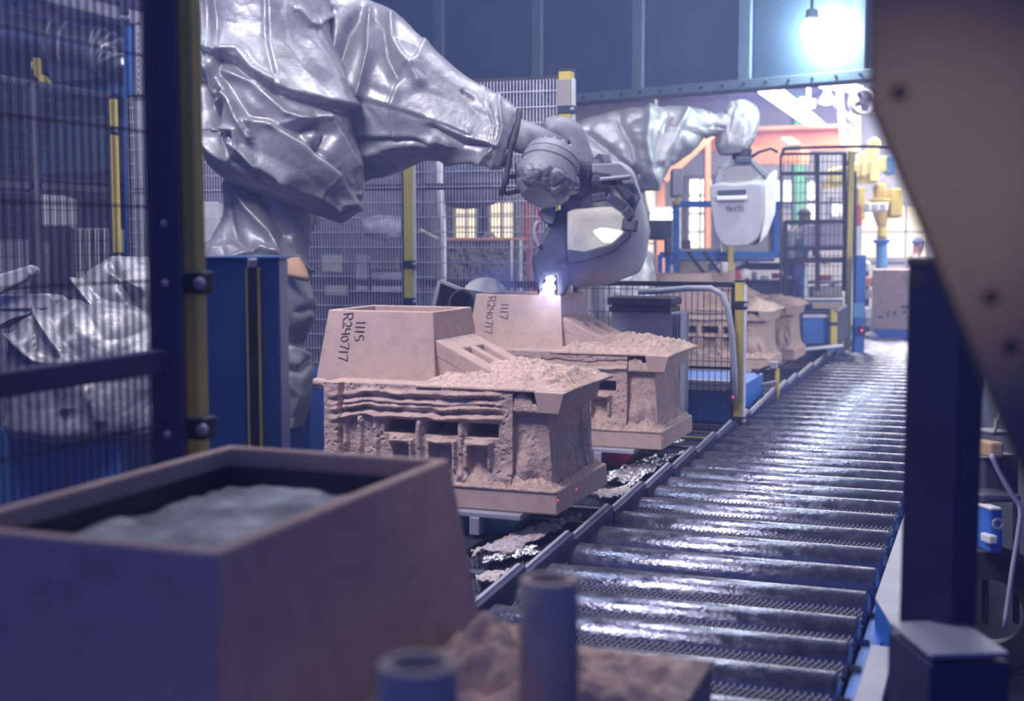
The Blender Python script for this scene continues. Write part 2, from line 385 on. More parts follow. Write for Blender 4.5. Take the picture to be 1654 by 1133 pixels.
# expanded metal guard strip, one joined sheet
eg = MB(); nxc, nyc, cw, ch = 58, 5, 1.22 / 58, .021
for j in range(nyc):
    for i in range(nxc):
        x = -1.64 + i * cw + (cw / 2 if j % 2 else 0); y = j * ch
        z0, z1 = -.006, .006
        for (a, b) in (((x, y), (x + cw / 2, y + ch)), ((x + cw / 2, y + ch), (x + cw, y))):
            eg.bar((a[0], a[1], z0), (b[0], b[1], z1), .0052, .004)
eg.bar((-1.65, -.006, -.012), (-.41, -.006, -.012), .008, .022)
ep = eg.build('expanded_guard', 'mesh_steel', cv, kind='stuff')
tilt = Matrix.Rotation(math.radians(34), 4, 'X')
skip = {5.27, 5.62, 7.54, 7.245}
for k, y in enumerate(RY):
    o = pr if k == 0 else pr.copy()
    if k: COL.objects.link(o)
    o.parent = cv; o.location = V((0, y - .03, ZR - RR)); o.rotation_euler = (random.uniform(0, 6.28), 0, 0); o.matrix_parent_inverse = Matrix.Translation(-V((-1.03, 9, 0)))
    if y not in skip and y < 12.6:
        e = ep if k == 0 else ep.copy()
        if k: COL.objects.link(e)
        e.matrix_parent_inverse = Matrix.Translation(-V((-1.03, 9, 0))); e.location = V((0, y - .225, ZR - .068)); e.rotation_euler = (math.radians(13), 0, 0)
# near side plates on the left, rail guard on the right
y = 2.9
while y < 17.4:
    n = .62 if y < 12 else 1.1
    lift = .0 if y < 10 else .03
    MB().hexa([(-1.735, y, .2), (-1.70, y, .2), (-1.70, y + n - .03, .2), (-1.735, y + n - .03, .2)], [(-1.735, y, .435 + lift), (-1.70, y, .435 + lift), (-1.70, y + n - .03, .47 + lift), (-1.735, y + n - .03, .47 + lift)]).build('side_plate', 'navy', cv, bevel=.004)
    MB().hexa([(-1.738, y, .435 + lift), (-1.722, y, .435 + lift), (-1.722, y + n - .03, .47 + lift), (-1.738, y + n - .03, .47 + lift)], [(-1.738, y, .441 + lift), (-1.722, y, .441 + lift), (-1.722, y + n - .03, .476 + lift), (-1.738, y + n - .03, .476 + lift)]).build('plate_cap', 'rail_grey', cv)
    y += n
MB().b2((-1.70, 1, .12), (-1.66, 17.6, .36)).build('frame_beam', 'blue_dark', cv)
MB().b2((-.40, 1, .10), (-.34, 17.6, .36)).build('frame_beam', 'blue', cv)
MB().b2((-1.66, 1, .16), (-.40, 17.6, .18)).build('drip_tray', 'yellow_tray', cv)
for y in (1.5, 4.5, 7.5, 10.5, 13.5, 16.5):
    for x in (-1.68, -.37): MB().b2((x - .04, y - .05, 0), (x + .04, y + .05, .12)).build('leg', 'blue_dark', cv, bevel=.004)
# right guard rail: grey top, blue sides, chamfered near end
tp = [(-.375, 4.72), (-.30, 4.42), (-.16, 4.42), (-.16, 13), (-.375, 13)]
gr = MB().prism([(x, yy, .30) for x, yy in tp], (0, 0, .165)).build('guard_rail', 'blue', cv, bevel=.004, label='blue guard rail with a grey top plate')
MB().prism([(x, yy, .466) for x, yy in tp], (0, 0, .006)).build('rail_top_plate', 'rail_grey', gr)
for yy in (5.35, 5.72): MB().lathe((-.30, yy, .472), [(.012, 0), (.012, .008), (.004, .01)], 10).build('bolt', 'dark_steel', gr)
MB().b2((-.36, 1, .36), (-.28, 4.4, .40)).build('lower_rail', 'rail_grey', cv, bevel=.005)
for yy in (16.3, 14.9): MB().b2((-1.78, yy, .44), (-1.70, yy + .5, .60)).build('end_guide', 'blue_light', cv, bevel=.01)

# ------------------------------------------------------------ mold track
tr = thing('mold_track', 'dark steel track with grating strips carrying the sand molds beside the roller conveyor', 'track', (-2.5, 9, 0))
MB().b2((-3.4, 3.0, .2), (-1.745, 15, .30)).build('track_bed', 'dark_steel', tr)
for x in (-3.1, -2.2): MB().b2((x - .06, 3.0, .30), (x + .06, 15, .395)).build('rail_beam', 'dark_steel', tr, bevel=.006)
for k in range(34):
    y = 3.15 + k * .35
    MB().b2((-3.4, y, .30), (-1.76, y + .05, .375)).build('cross_bar', 'machine', tr, bevel=.005)
    e = ep.copy(); COL.objects.link(e); e.parent = tr; e.matrix_parent_inverse = Matrix.Translation(-V((-2.5, 9, 0))); e.location = (-1.36, y + .12, .36); e.rotation_euler = (math.radians(8), 0, 0)
for yy in (7.0, 8.75): MB().b2((-2.3, yy, .376), (-1.78, yy + .05, .384)).build('marker_strip', 'yellow_tray', tr, label='worn yellow marker strip')

# ------------------------------------------------------------ sand molds
def relief(pos, back, nx, nz, name, m, parent, smooth=False, kind=None):
    mb = MB(); vs = [pos(i / nx, j / nz) for j in range(nz + 1) for i in range(nx + 1)]; fs = []
    for j in range(nz):
        for i in range(nx): a = j * (nx + 1) + i; fs.append((a, a + 1, a + nx + 2, a + nx + 1))
    bd = [i for i in range(nx + 1)] + [j * (nx + 1) + nx for j in range(1, nz + 1)] + [nz * (nx + 1) + i for i in range(nx - 1, -1, -1)] + [j * (nx + 1) for j in range(nz - 1, 0, -1)]
    k = len(vs); st = [(i % (nx + 1) / nx, i // (nx + 1) / nz) for i in bd]
    vs += [back(s, t) for s, t in st]; n = len(bd)
    for q in range(n): fs.append((bd[q], k + q, k + (q + 1) % n, bd[(q + 1) % n]))
    fs.append(tuple(k + q for q in range(n)))
    mb.add(vs, fs); o = mb.build(name, m, parent, smooth=smooth, kind=kind)
    return o
def fbm(x, y, z=0., o=4):
    return noise.fractal(V((x, y, z)), .9, 2.1, o)
GL = {'R': [[(0, 0), (0, 1)], [(-.1, .95), (.35, 1.05), (.6, .8), (.35, .5), (0, .45)], [(.25, .48), (.62, 0)]],
      '2': [[(.05, .8), (.3, 1), (.55, .8), (.4, .4), (.05, .05), (.3, .12), (.65, .05)]],
      '4': [[(.1, .95), (.08, .5), (.35, .42), (.55, .5)], [(.55, .95), (.52, 0)]],
      '0': [[(.35, .85), (.1, .7), (.05, .3), (.25, .05), (.5, .2), (.55, .6), (.35, .85)]],
      '7': [[(0, .92), (.6, 1.0), (.4, .5), (.25, 0)]], '1': [[(.2, 1), (.1, 0)]], '.': [[(.1, .02), (.16, .04)]],
      '5': [[(.6, 1.0), (.2, .95), (.15, .6), (.5, .5), (.5, .15), (.1, .02)]], ' ': [], '9': [[(.5, .8), (.2, .95), (.1, .65), (.45, .6), (.5, .85), (.4, 0)]], '3': [[(.1, .95), (.5, .85), (.25, .52), (.52, .3), (.1, .03)]]}
def handwriting(txt, org, right, upv, size, r, name, parent, m='ink', adv=.72):
    mb = MB(); c = 0; org, right, upv = V(org), V(right), V(upv)
    for ch in txt:
        w = {'1': .42, '.': .3, ' ': .35}.get(ch, adv)
        for st in GL[ch]:
            s2 = catmull([(a, b) for a, b in st], max(2, 5 * (len(st) - 1))) if len(st) > 2 else st
            mb.tube([org + right * ((c + a) * size) + upv * (b * size) for a, b in s2], r, 5)
        c += w
    return mb.build(name, m, parent, smooth=True)
def ss(a, b, x): t = min(1, max(0, (x - a) / (b - a))); return t * t * (3 - 2 * t)
def rect(x, z, x0, x1, z0, z1, e=.006): return ss(x0 - e, x0 + e, x) * (1 - ss(x1 - e, x1 + e, x)) * ss(z0 - e, z0 + e, z) * (1 - ss(z1 - e, z1 + e, z))
def make_mold(label, ox, oy, oz, lines, seed, hi=True, dots=True, clean=0.):
    t = thing('sand_mold', label, 'mold', (ox - .6, oy + .4, oz), 'sand molds on the track')
    O = V((ox, oy, oz)); T = lambda x, y, z: O + V((x, y, z))
    q = 1 if hi else .5
    # base flange
    MB().hexa([T(-1.22, 0, 0), T(0, 0, 0), T(0, .8, 0), T(-1.22, .8, 0)], [T(-1.215, .004, .108), T(-.004, .004, .108), T(-.004, .796, .108), T(-1.215, .796, .108)]).build('base_flange', 'sand', t, bevel=.008)
    W_ = [(-.86, -.71), (-.655, -.495), (-.445, -.295)]; Rz = [(-.805, -.735, .17, .28), (-.625, -.52, .17, .285), (-.435, -.345, .185, .285)]
    def front(s, v):
        x = -1.17 + s * .945; z = .10 + v * .452; h = 0
        e = .005 * fbm(x * 9, z * 14, seed) + .0025 * fbm(x * 45, z * 45, seed + 3)
        wob = .018 * noise.noise(V((x * 4, 0, seed))) + .010 * noise.noise(V((x * 11, z * 7, seed))) - .03 * ss(-.95, -1.15, x)
        if clean < .5:
            for zc, am, wd in ((.412, .026, .012), (.436, -.014, .008), (.456, .018, .009), (.478, .014, .007), (.500, -.012, .008), (.52, .014, .012)):
                h += am * math.exp(-((z - zc - wob) / wd) ** 2) * ss(-1.16, -1.08, x) * (1 - ss(-.34, -.25, x)) * (1 + 1.1 * noise.noise(V((x * 16, z * 26, seed))))
        else:
            h += .02 * math.exp(-((z - .46 - wob) / .012) ** 2) - .012 * math.exp(-((z - .5 - wob) / .006) ** 2)
        for xc in (-1.06, -.985, -.905, -.682, -.475):
            h += .028 * math.exp(-((x - xc - .006 * noise.noise(V((z * 20, xc * 9, seed)))) / .014) ** 4) * (1 - ss(.38, .41, z)) * ss(.12, .16, z) * (.7 + .6 * noise.noise(V((z * 18, xc * 30, seed))))
        lump = 0
        for (a, b) in W_:
            lump += math.exp(-((x - (a + b) / 2) / .045) ** 4 - ((z - .306 - .01 * noise.noise(V((x * 30, seed, 1)))) / .018) ** 2)
        h += .034 * lump * (1 + .5 * noise.noise(V((x * 50, z * 50, seed))))
        for (a, b, c, d) in Rz:
            h += .022 * (rect(x, z, a - .022, b + .022, c, d + .022) - rect(x, z, a, b, c - .1, d)) - .03 * rect(x, z, a, b, c, d)
        for (a, b) in W_: h -= .22 * rect(x, z, a, b, .328, .388, .003)
        h += .02 * ss(.2, .12, z) * (1 + noise.noise(V((x * 12, z * 20, seed + 5))))
        h += .02 * ss(-1.07, -1.10, x + .02 * noise.noise(V((z * 9, seed, 0)))) - .03 * math.exp(-((x + 1.085 + .02 * noise.noise(V((z * 9, seed, 0)))) / .008) ** 2)
        h -= .012 * max(0, noise.noise(V((x * 60, z * 60, seed + 7))) - .35) * 2
        return T(x, .035 - h - e, z)
    relief(front, lambda s, v: T(-1.17 + s * .945, .72, .10 + v * .452), int(210 * q), int(110 * q), 'drag_body', 'sand', t)
    # right hand column, tapered, drips on its side
    def colf(s, v):
        z = .10 + v * .40; x0, x1 = -.24, -.045 - .03 * v; x = x0 + (x1 - x0) * s
        h = .005 * fbm(x * 14, z * 12, seed + 9) + .003 * fbm(x * 50, z * 50, seed)
        h += .05 * math.exp(-((x + .17) / .05) ** 2 - ((z - .19) / .08) ** 2) + .02 * math.exp(-((x + .1 + .3 * (z - .25)) / .018) ** 2) * (1 - ss(.22, .3, z))
        return T(x, .075 - h, z)
    relief(colf, lambda s, v: T(-.24 + s * .17, .70, .10 + v * .40), int(50 * q), int(90 * q), 'corner_column', 'sand', t)
    def sidef(s, v):
        y = .075 + s * .63; z = .10 + v * .38; d = ss(.45, .8, s)
        h = d * .012 * noise.noise(V((y * 40, z * 3, seed))) + d * .006 * noise.noise(V((y * 120, z * 4, seed))) + .004 * fbm(y * 30, z * 30, seed)
        h -= .02 * math.exp(-((z - .20 - .02 * s + .006 * noise.noise(V((y * 60, 0, seed)))) / .006) ** 2) * ss(.05, .1, s) * (1 - ss(.4, .5, s)); h += .015 * d * ss(.25, .1, z)
        return T(-.045 - .03 * v + h, y, z)
    relief(sidef, lambda s, v: T(-.12, .075 + s * .63, .10 + v * .38), int(110 * q), int(60 * q), 'side_face', 'sand', t)
    # cope slab, flange block on the corner
    MB().hexa([T(-1.16, .07, .50), T(-.245, .06, .50), T(-.1, .74, .50), T(-1.16, .74, .50)], [T(-1.165, .06, .556), T(-.24, .05, .556), T(-.1, .75, .556), T(-1.165, .75, .556)]).build('cope_slab', 'sand', t, bevel=.006)
    MB().hexa([T(-.09, .0, .455), T(.012, -.02, .455), T(-.01, .64, .455), T(-.14, .64, .455)], [T(-.11, -.005, .552), T(.04, -.03, .552), T(.01, .65, .552), T(-.14, .65, .552)]).build('corner_flange', 'sand', t, bevel=.005)
    # pouring cup
    def ringc(x0, x1, y0, y1, z): return [T(x0, y0, z), T(x1, y0, z), T(x1, y1, z), T(x0, y1, z)]
    cup = MB().rings([ringc(-1.315, -.675, .20, .80, .53), ringc(-1.27, -.71, .26, .745, .88), ringc(-1.246, -.732, .284, .723, .88), ringc(-1.27, -.71, .25, .75, .58)]).build('pouring_cup', 'sand', t, bevel=.006)
    bl = [T(-1.30 + .63 * i / 24, .195 - .012 * math.sin(i * .4) , .515 - .012 * math.exp(-((i - 2) / 3.) ** 2) + .012 * noise.noise(V((i * .3, seed, 0)))) for i in range(25)]
    MB().tube(bl, [.020 + .005 * noise.noise(V((i * .6, seed, 2))) for i in range(25)], 8).build('parting_bead', 'sand', t, smooth=True)
    fl = [T(-1.24 + .10 * math.cos(a), .10 + .0 * a, .42 + .12 * math.sin(a)) for a in np.linspace(1.8, .1, 9)]
    MB().tube(fl, .022, 8).build('corner_bead', 'sand', t, smooth=True)
    # vent core: wedge with two long slots
    A = (-.69, .745); B = (-.40, .60)
    def wedge(y0, y1, dz, x0=0., x1=1.):
        a = (A[0] + (B[0] - A[0]) * x0, A[1] + (B[1] - A[1]) * x0); b = (A[0] + (B[0] - A[0]) * x1, A[1] + (B[1] - A[1]) * x1)
        return [T(a[0], y0, .54), T(b[0], y0, .54), T(b[0], y0, b[1] + dz), T(a[0], y0, a[1] + dz)], (0, y1 - y0, 0)
    def strip(y0, y1, x0, x1, e=0.):
        a = (A[0] + (B[0] - A[0]) * x0, A[1] + (B[1] - A[1]) * x0); b = (A[0] + (B[0] - A[0]) * x1, A[1] + (B[1] - A[1]) * x1)
        return [T(a[0], y0, a[1] - .08), T(b[0], y0, b[1] - .08), T(b[0], y0, b[1] + e), T(a[0], y0, a[1] + e)], (0, y1 - y0, 0)
    vc = MB(); vc.prism(*wedge(.252, .738, -.05))
    vco = vc.build('vent_core', 'sand', t, bevel=.004)
    for y0, y1 in ((.25, .37), (.47, .535), (.635, .74)): MB().prism(*strip(y0, y1, .27, .94)).build('slot_rib', 'sand', vco, bevel=.008)
    MB().prism(*strip(.2495, .7405, -.02, .30, .0005)).build('slot_head', 'sand', vco, bevel=.008); MB().prism(*strip(.2495, .7405, .92, 1.02, .0005)).build('slot_toe', 'sand', vco, bevel=.008)
    # spilled sand
    def heap(name, x0, x1, y0, y1, z, hf, n, m):
        def pos(s, v):
            x, y = x0 + (x1 - x0) * s, y0 + (y1 - y0) * v; ed = min(1, 9 * min(s, 1 - s, v, 1 - v))
            r = .5 + .5 * noise.noise(V((x * 9, y * 9, seed)))
            h = hf(x, y) * ed * (.55 + .7 * r) + ed * (.016 * noise.noise(V((x * 38, y * 38, seed))) + .010 * noise.noise(V((x * 90, y * 90, seed))))
            return T(x, y, z + h)
        return relief(pos, lambda s, v: T(x0 + (x1 - x0) * s, y0 + (y1 - y0) * v, z - .012), n, m, name, 'loose_sand', t, smooth=True, kind='stuff')
    k = int(120 * q)
    heap('sand_heap', -.70, .03, .03, .78, .553, lambda x, y: .035 + .06 * math.exp(-((x + .36) / .2) ** 2 - ((y - .5) / .25) ** 2) + .045 * math.exp(-((x + .12) / .16) ** 2 - ((y - .3) / .2) ** 2), k, k)
    heap('sand_spill', -.62, -.01, .0, .11, .108, lambda x, y: (.02 + .11 * math.exp(-((x + .40) / .11) ** 2) + .085 * math.exp(-((x + .13) / .12) ** 2)) * ss(-.02, .11, y), k, int(40 * q))
    heap('sand_ledge', -.24, -.06, .04, .13, .46, lambda x, y: .055 * math.exp(-((x + .18) / .06) ** 2) + .015, int(60 * q), int(30 * q))
    heap('sand_skirt', -.09, -.02, .08, .79, .106, lambda x, y: .03, int(30 * q), k)
    for (sz, txt, xx, zz) in lines:
        # cup front leans back: follow its slope
        f0, f1 = T(xx, .26, .88), T(xx, .20, .53); dn = (f1 - f0).normalized()
        org = f0 + dn * zz + V((0, -.002, 0)); handwriting(txt, org, dn + V((-.06, 0, 0)), V((1, .0, .12)), sz, .0019, 'ink_writing', t)
    if dots:
        for yy, zz in ((.006, .07), (.28, .07)):
            MB().lathe(T(.0005, yy, zz), [(.005, 0), (.004, .0012)], 10, axis=(1, 0, 0)).build('laser_dot', 'laser_dot', t, label='small red laser dot')
    return t
m1c = az(900, 834, .52); m2c = az(1070, 728, .52); m3c = az(1242, 598, .52); m4c = az(1284, 583, .52)
make_mold('sand mold with handwritten 1115 on its pouring cup standing in the middle of the line', m1c.x, m1c.y, .52, [(.05, 'R240717.', -1.185, .02), (.052, '1115', -1.115, .055)], 1.3)
make_mold('sand mold with handwritten 1117 on its cup being filled with molten metal', m2c.x, m2c.y, .52, [(.05, 'R240717', -1.185, .02), (.052, '1117', -1.095, .06)], 5.7, clean=1)
make_mold('sand mold with a pale lit side standing behind the low mesh gate', m3c.x, m3c.y, .52, [], 9.1, hi=False, dots=False, clean=1)
make_mold('farthest sand mold of the track, half hidden by the mold behind the mesh gate', m4c.x, m4c.y, .52, [], 12.4, hi=False, dots=False, clean=1)
pal = [(m1c, 'silver steel pallet under the sand mold marked 1115', 'splash'), (m2c, 'red edged steel pallet under the sand mold marked 1117', 'pink_red'), (m3c, 'grey pallet under the sand mold behind the low mesh gate', 'rail_grey'), (m4c, 'grey pallet under the farthest sand mold', 'rail_grey')]
for c, lab, mm in pal:
    t = thing('mold_pallet', lab, 'pallet', (c.x - .6, c.y + .4, .4), 'mold pallets on the track')
    MB().b2((c.x - 1.24, c.y - .04, .492), (c.x - .16, c.y + .74, .519)).build('deck_plate', 'rail_grey', t, bevel=.006)
    MB().hexa([(c.x - 1.15, c.y + .06, .40), (c.x - .26, c.y + .06, .40), (c.x - .26, c.y + .7, .40), (c.x - 1.15, c.y + .7, .40)], [(c.x - 1.2, c.y + .0, .492), (c.x - .18, c.y + .0, .492), (c.x - .18, c.y + .73, .492), (c.x - 1.2, c.y + .73, .492)]).build('tub', 'teal' if mm == 'splash' else mm, t, bevel=.01)
    for xx in (-.95, -.38): MB().b2((c.x + xx - .025, c.y - .045, .41), (c.x + xx + .025, c.y + .02, .495)).build('bracket', 'rail_grey', t, bevel=.006)

# foreground mold on the rollers
t = thing('sand_mold', 'big open sand mold box filled with skimmed metal, close to the lens', 'mold', (-1.2, 2.0, ZR))
def rq(x0, x1, y0, y1, z): return [V((x0, y0, z)), V((x1, y0, z)), V((x1, y1, z)), V((x0, y1, z))]
MB().rings([rq(-1.83, -1.075, 1.62, 2.73, .80), rq(-1.735, -1.153, 1.752, 2.697, 1.25), rq(-1.708, -1.183, 1.782, 2.668, 1.25), rq(-1.735, -1.155, 1.75, 2.69, 1.0)]).build('pouring_cup', 'sand', t, bevel=.007)
MB().b2((-1.86, 1.15, .46), (-.545, 2.70, .85)).build('mold_body', 'sand', t, bevel=.012)
def metal(s, v):
    x, y = -1.725 + .56 * s, 1.76 + .92 * v
    e = min(s, 1 - s, v, 1 - v)
    return V((x, y, 1.172 + .012 * noise.noise(V((x * 7, y * 7, 3))) + .014 * max(0, noise.noise(V((x * 16, y * 16, 8)))) - .05 * ss(.1, .0, e)))
relief(metal, lambda s, v: V((-1.725 + .56 * s, 1.76 + .92 * v, 1.05)), 60, 80, 'metal_surface', 'skimmed', t, smooth=True)
bk = MB()
for (x0, y0, x1, y1) in ((-1.718, 1.79, -1.718, 2.65), (-1.718, 2.66, -1.172, 2.66), (-1.172, 1.79, -1.172, 2.65)): bk.bar((x0, y0, 1.172), (x1, y1, 1.172), .012, .07)
bk.build('burnt_edge', 'dark_steel', t, label='black burnt rim just above the metal')
def fsand(s, v):
    x, y = -1.10 + .56 * s, 1.2 + 1.49 * v; ed = min(1, 8 * min(s + .05, 1 - s, 1 - v))
    h = .05 + .11 * math.exp(-((x + .92) / .12) ** 2 - ((y - 2.4) / .2) ** 2) + .11 * math.exp(-((x + .70) / .13) ** 2 - ((y - 2.05) / .2) ** 2) + .06 * math.exp(-((x + .70) / .2) ** 2 - ((y - 1.4) / .3) ** 2)
    h = h * ed * (.7 + .6 * noise.noise(V((x * 12, y * 12, 4)))) + ed * (.02 * noise.noise(V((x * 22, y * 22, 4))) + .008 * noise.noise(V((x * 60, y * 60, 4))))
    return V((x, y, .852 + h))
relief(fsand, lambda s, v: V((-1.10 + .56 * s, 1.2 + 1.49 * v, .845)), 90, 220, 'sand_heap', 'loose_sand', t, smooth=True, kind='stuff')
for u, v, d, lab in ((887, 934, 2.2, 'pale tan vent tube standing upright in loose sand in front of the rollers'), (675, 1070, 1.58, 'pale tan vent tube cut by the bottom of the frame below the open box')):
    c = ad(u, v, d); r = .0495; hh = .30
    o = MB().lathe(c, [(r * 1.04, -hh), (r, -.004), (r - .004, 0), (r * .70, 0), (r * .68, -.005), (r * .68, -hh)], 48, close=True).build('vent_tube', 'core', None, smooth=False)
    for p in o.data.polygons: p.use_smooth = abs(p.normal.z) < .9
    tag(o, lab, 'tube', 'vent tubes in the foreground mold')

# splashed metal sheets lying on the track
def splash(px, z, seed, label, m='splash', nx=46, ny=30):
    P = [az(u, v, z) for u, v in px]; mb = MB(); idx = {}; gridp = []
    for j in range(ny + 1):
        for i in range(nx + 1):
            s, v = i / nx, j / ny; p = (P[0] * (1 - s) + P[1] * s) * (1 - v) + (P[3] * (1 - s) + P[2] * s) * v
            h = .020 * abs(noise.noise(V((p.x * 9, p.y * 9, seed)))) + .016 * noise.noise(V((p.x * 28, p.y * 28, seed))) + .009 * noise.noise(V((p.x * 70, p.y * 70, seed)))
            gridp.append(p + V((0, 0, .012 + h)))
    fs = []
    for j in range(ny):
        for i in range(nx):
            s, v = (i + .5) / nx, (j + .5) / ny; e = min(s, 1 - s, v, 1 - v)
            if e + .16 * noise.noise(V((s * 7, v * 7, seed))) < .06: continue
            a = j * (nx + 1) + i; fs.append((a, a + 1, a + nx + 2, a + nx + 1))
    mb.add(gridp, fs); o = mb.build('metal_splash', m, None, smooth=False)
    so = o.modifiers.new('thick', 'SOLIDIFY'); so.thickness = .004
    return tag(o, label, 'scrap', 'metal splashes on the track')
splash([(735, 905), (880, 848), (962, 832), (815, 905)], .40, 1, 'torn silver splash of set metal on the track before the mold marked 1115', 'splash_sand')
splash([(770, 898), (860, 885), (885, 900), (775, 918)], .385, 2, 'small grey ragged metal flake nearest to the vent tube')
splash([(958, 778), (1045, 742), (1108, 734), (1015, 792)], .40, 3, 'broad silver splash sheet on the track between both nearer molds')
splash([(955, 800), (1010, 788), (1035, 797), (975, 812)], .395, 4, 'narrow crumpled metal strip below the broad splash sheet', 'splash_sand')
splash([(765, 935), (815, 928), (830, 938), (770, 950)], .385, 5, 'brown dusted metal flake beside the foreground mold box', 'splash_sand')
splash([(1010, 722), (1080, 712), (1110, 716), (1040, 730)], .39, 6, 'thin silver flake behind the broad splash sheet')

# ------------------------------------------------------------ fences
def wire_mesh(org, dr, L, z0, z1, dx, dz, r, name, m, parent):
    mb = MB(); org = V(org); dr = V(dr).normalized(); nr = dr.cross(V((0, 0, 1)))
    def rod(a, b, u, w):
        q = [u * (r * math.cos(t)) + w * (r * math.sin(t)) for t in (.5, 2.6, 4.7)]
        mb.add([a + k for k in q] + [b + k for k in q], [(0, 1, 4, 3), (1, 2, 5, 4), (2, 0, 3, 5)])
    n = int(L / dx)
    for i in range(n + 1):
        p = org + dr * (i * dx); rod(p + V((0, 0, z0)), p + V((0, 0, z1)), dr, nr)
    n = int((z1 - z0) / dz)
    for i in range(n + 1):
        p = org + V((0, 0, z0 + i * dz)) + nr * r * 1.8; rod(p, p + dr * L, V((0, 0, 1)), nr)
    return mb.build(name, m, parent, fix=False, kind='stuff')
def post(x, y, z0, z1, w, parent, bands=(), m='yellow', cap=True, edge=True):
    o = MB().b2((x - w / 2, y - w / 2, z0), (x + w / 2, y + w / 2, z1)).build('post', m, parent, bevel=.005)
    if cap: MB().b2((x - w / 2 - .004, y - w / 2 - .004, z1), (x + w / 2 + .004, y + w / 2 + .004, z1 + .018)).build('post_cap', 'black_frame', o, bevel=.004)
    for z in bands:
        MB().b2((x - w / 2 - .008, y - w / 2 - .008, z - .03), (x + w / 2 + .02, y + w / 2 + .008, z + .03)).build('bracket', 'dark_steel', o, bevel=.005)
        MB().lathe((x + w / 2 + .02, y - w / 2 - .01, z), [(.016, 0), (.016, .012), (.008, .016)], 8, axis=(0, -1, 0)).build('bolt', 'rail_grey', o)
    return o
FY = 9.3
bf = thing('mesh_fence', 'tall welded mesh fence on yellow posts behind the pouring robot', 'fence', (-5, FY, 0))
zt = ay(850, 130, FY).z; zm1 = ay(620, 303, FY).z; zm2 = ay(620, 457, FY).z
for x0, x1 in ((-6.9, -5.66), (-5.6, -4.36), (-4.25, -3.09)):
    for nm, a, b in (('frame_bar', (x0, .15), (x0, zt)), ('frame_bar', (x1, .15), (x1, zt)), ('rail', (x0, zt), (x1, zt)), ('rail', (x0, zm1), (x1, zm1)), ('rail', (x0, zm2), (x1, zm2)), ('rail', (x0, .17), (x1, .17))):
        MB().bar((a[0], FY, a[1]), (b[0], FY, b[1]), .035, .05 if nm == 'rail' else .035).build(nm, 'black_frame', bf)
    wire_mesh((x0, FY - .02, 0), (1, 0, 0), x1 - x0, .17, zt, .0262, .116, .0042, 'wire_mesh', 'wire', bf)
xs = [ay(663, 455, FY).x, ay(915, 125, FY).x]
for x in (-5.63,): post(x, FY, 0, zt + .02, .07, bf, (.5, zm2 + .1))
o = post(xs[0], FY, 0, zt + .02, .078, bf, (ay(663, 427, FY).z, ay(663, 487, FY).z, .5))
MB().b2((xs[0] + .04, FY - .03, 0), (xs[0] + .065, FY + .03, zt)).build('edge_strip', 'white_part', o)
o = post(xs[1], FY, 0, zt + .05, .095, bf, (ay(915, 178, FY).z, 1.2, .5))
for a, b in ((130, 175), (212, 232)): MB().b2((xs[1] - .05, FY - .052, ay(915, b, FY).z), (xs[1] + .05, FY - .044, ay(915, a, FY).z)).build('sleeve', 'grey_slab' if a == 130 else 'black_frame', o)
MB().b2((xs[1] + .045, FY - .03, 0), (xs[1] + .06, FY + .04, zt)).build('edge_strip', 'white_part', o)

lf = thing('mesh_fence', 'tall dim mesh fence with a thin yellow post along the far side of the cell', 'fence', (-7, 6, 0))
LX = -7.0; zl = ax(120, 146, LX).z; zl1 = ax(120, 304, LX).z
ys = [9.25, ax(55, 300, LX).y, 5.6]
for y0, y1 in ((ys[1] + .03, 9.18), (5.6, ys[1] - .03)):
    for nm, a, b in (('frame_bar', (y0, .15), (y0, zl)), ('frame_bar', (y1, .15), (y1, zl)), ('rail', (y0, zl), (y1, zl)), ('rail', (y0, zl1), (y1, zl1)), ('rail', (y0, 1.3), (y1, 1.3)), ('rail', (y0, .17), (y1, .17))):
        MB().bar((LX, a[0], a[1]), (LX, b[0], b[1]), .04, .05).build(nm, 'machine', lf)
    wire_mesh((LX + .02, y0, 0), (0, 1, 0), y1 - y0, .17, zl, .04, .12, .004, 'wire_mesh', 'wire_dark', lf)
post(LX + .06, 9.15, 0, ax(200, 165, LX).z, .05, lf, (ax(200, 215, LX).z, 1.6), cap=False)
post(LX, ys[1], 0, zl, .06, lf, (), m='machine', cap=False)

# short guard at the track
sf = thing('mesh_gate', 'low black mesh gate with a yellow end post beside the roller conveyor', 'gate', (-2.4, FY, 0))
gx0, gx1 = ay(930, 465, 9.25).x, ay(1186, 460, 9.25).x; gz1 = ay(1186, 460, 9.25).z; gz0 = .36
for nm, a, b in (('frame_bar', (gx0, gz0), (gx0, gz1)), ('frame_bar', (gx1, gz0), (gx1, gz1)), ('rail', (gx0, gz1), (gx1, gz1)), ('rail', (gx0, gz0), (gx1, gz0))):
    MB().bar((a[0], 9.25, a[1]), (b[0], 9.25, b[1]), .035).build(nm, 'black_frame', sf)
MB().bar((gx0, 9.25, .82), (gx1, 9.25, .82), .02).build('rail', 'black_frame', sf)
wire_mesh((gx0, 9.23, 0), (1, 0, 0), gx1 - gx0, gz0, gz1, .044, .17, .003, 'wire_mesh', 'black_frame', sf)
px = ay(1195, 500, 9.25).x
o = post(px, 9.25, 0, ay(1195, 456, 9.25).z, .062, sf, (ay(1195, 493, 9.25).z, .45))
MB().b2((px + .032, 9.22, 0), (px + .045, 9.28, gz1)).build('edge_strip', 'white_part', o)
MB().b2((px - .02, 9.20, ay(1180, 650, 9.2).z), (px + .035 - .1, 9.12, ay(1180, 626, 9.2).z)).build('reader', 'black_frame', sf, bevel=.006)
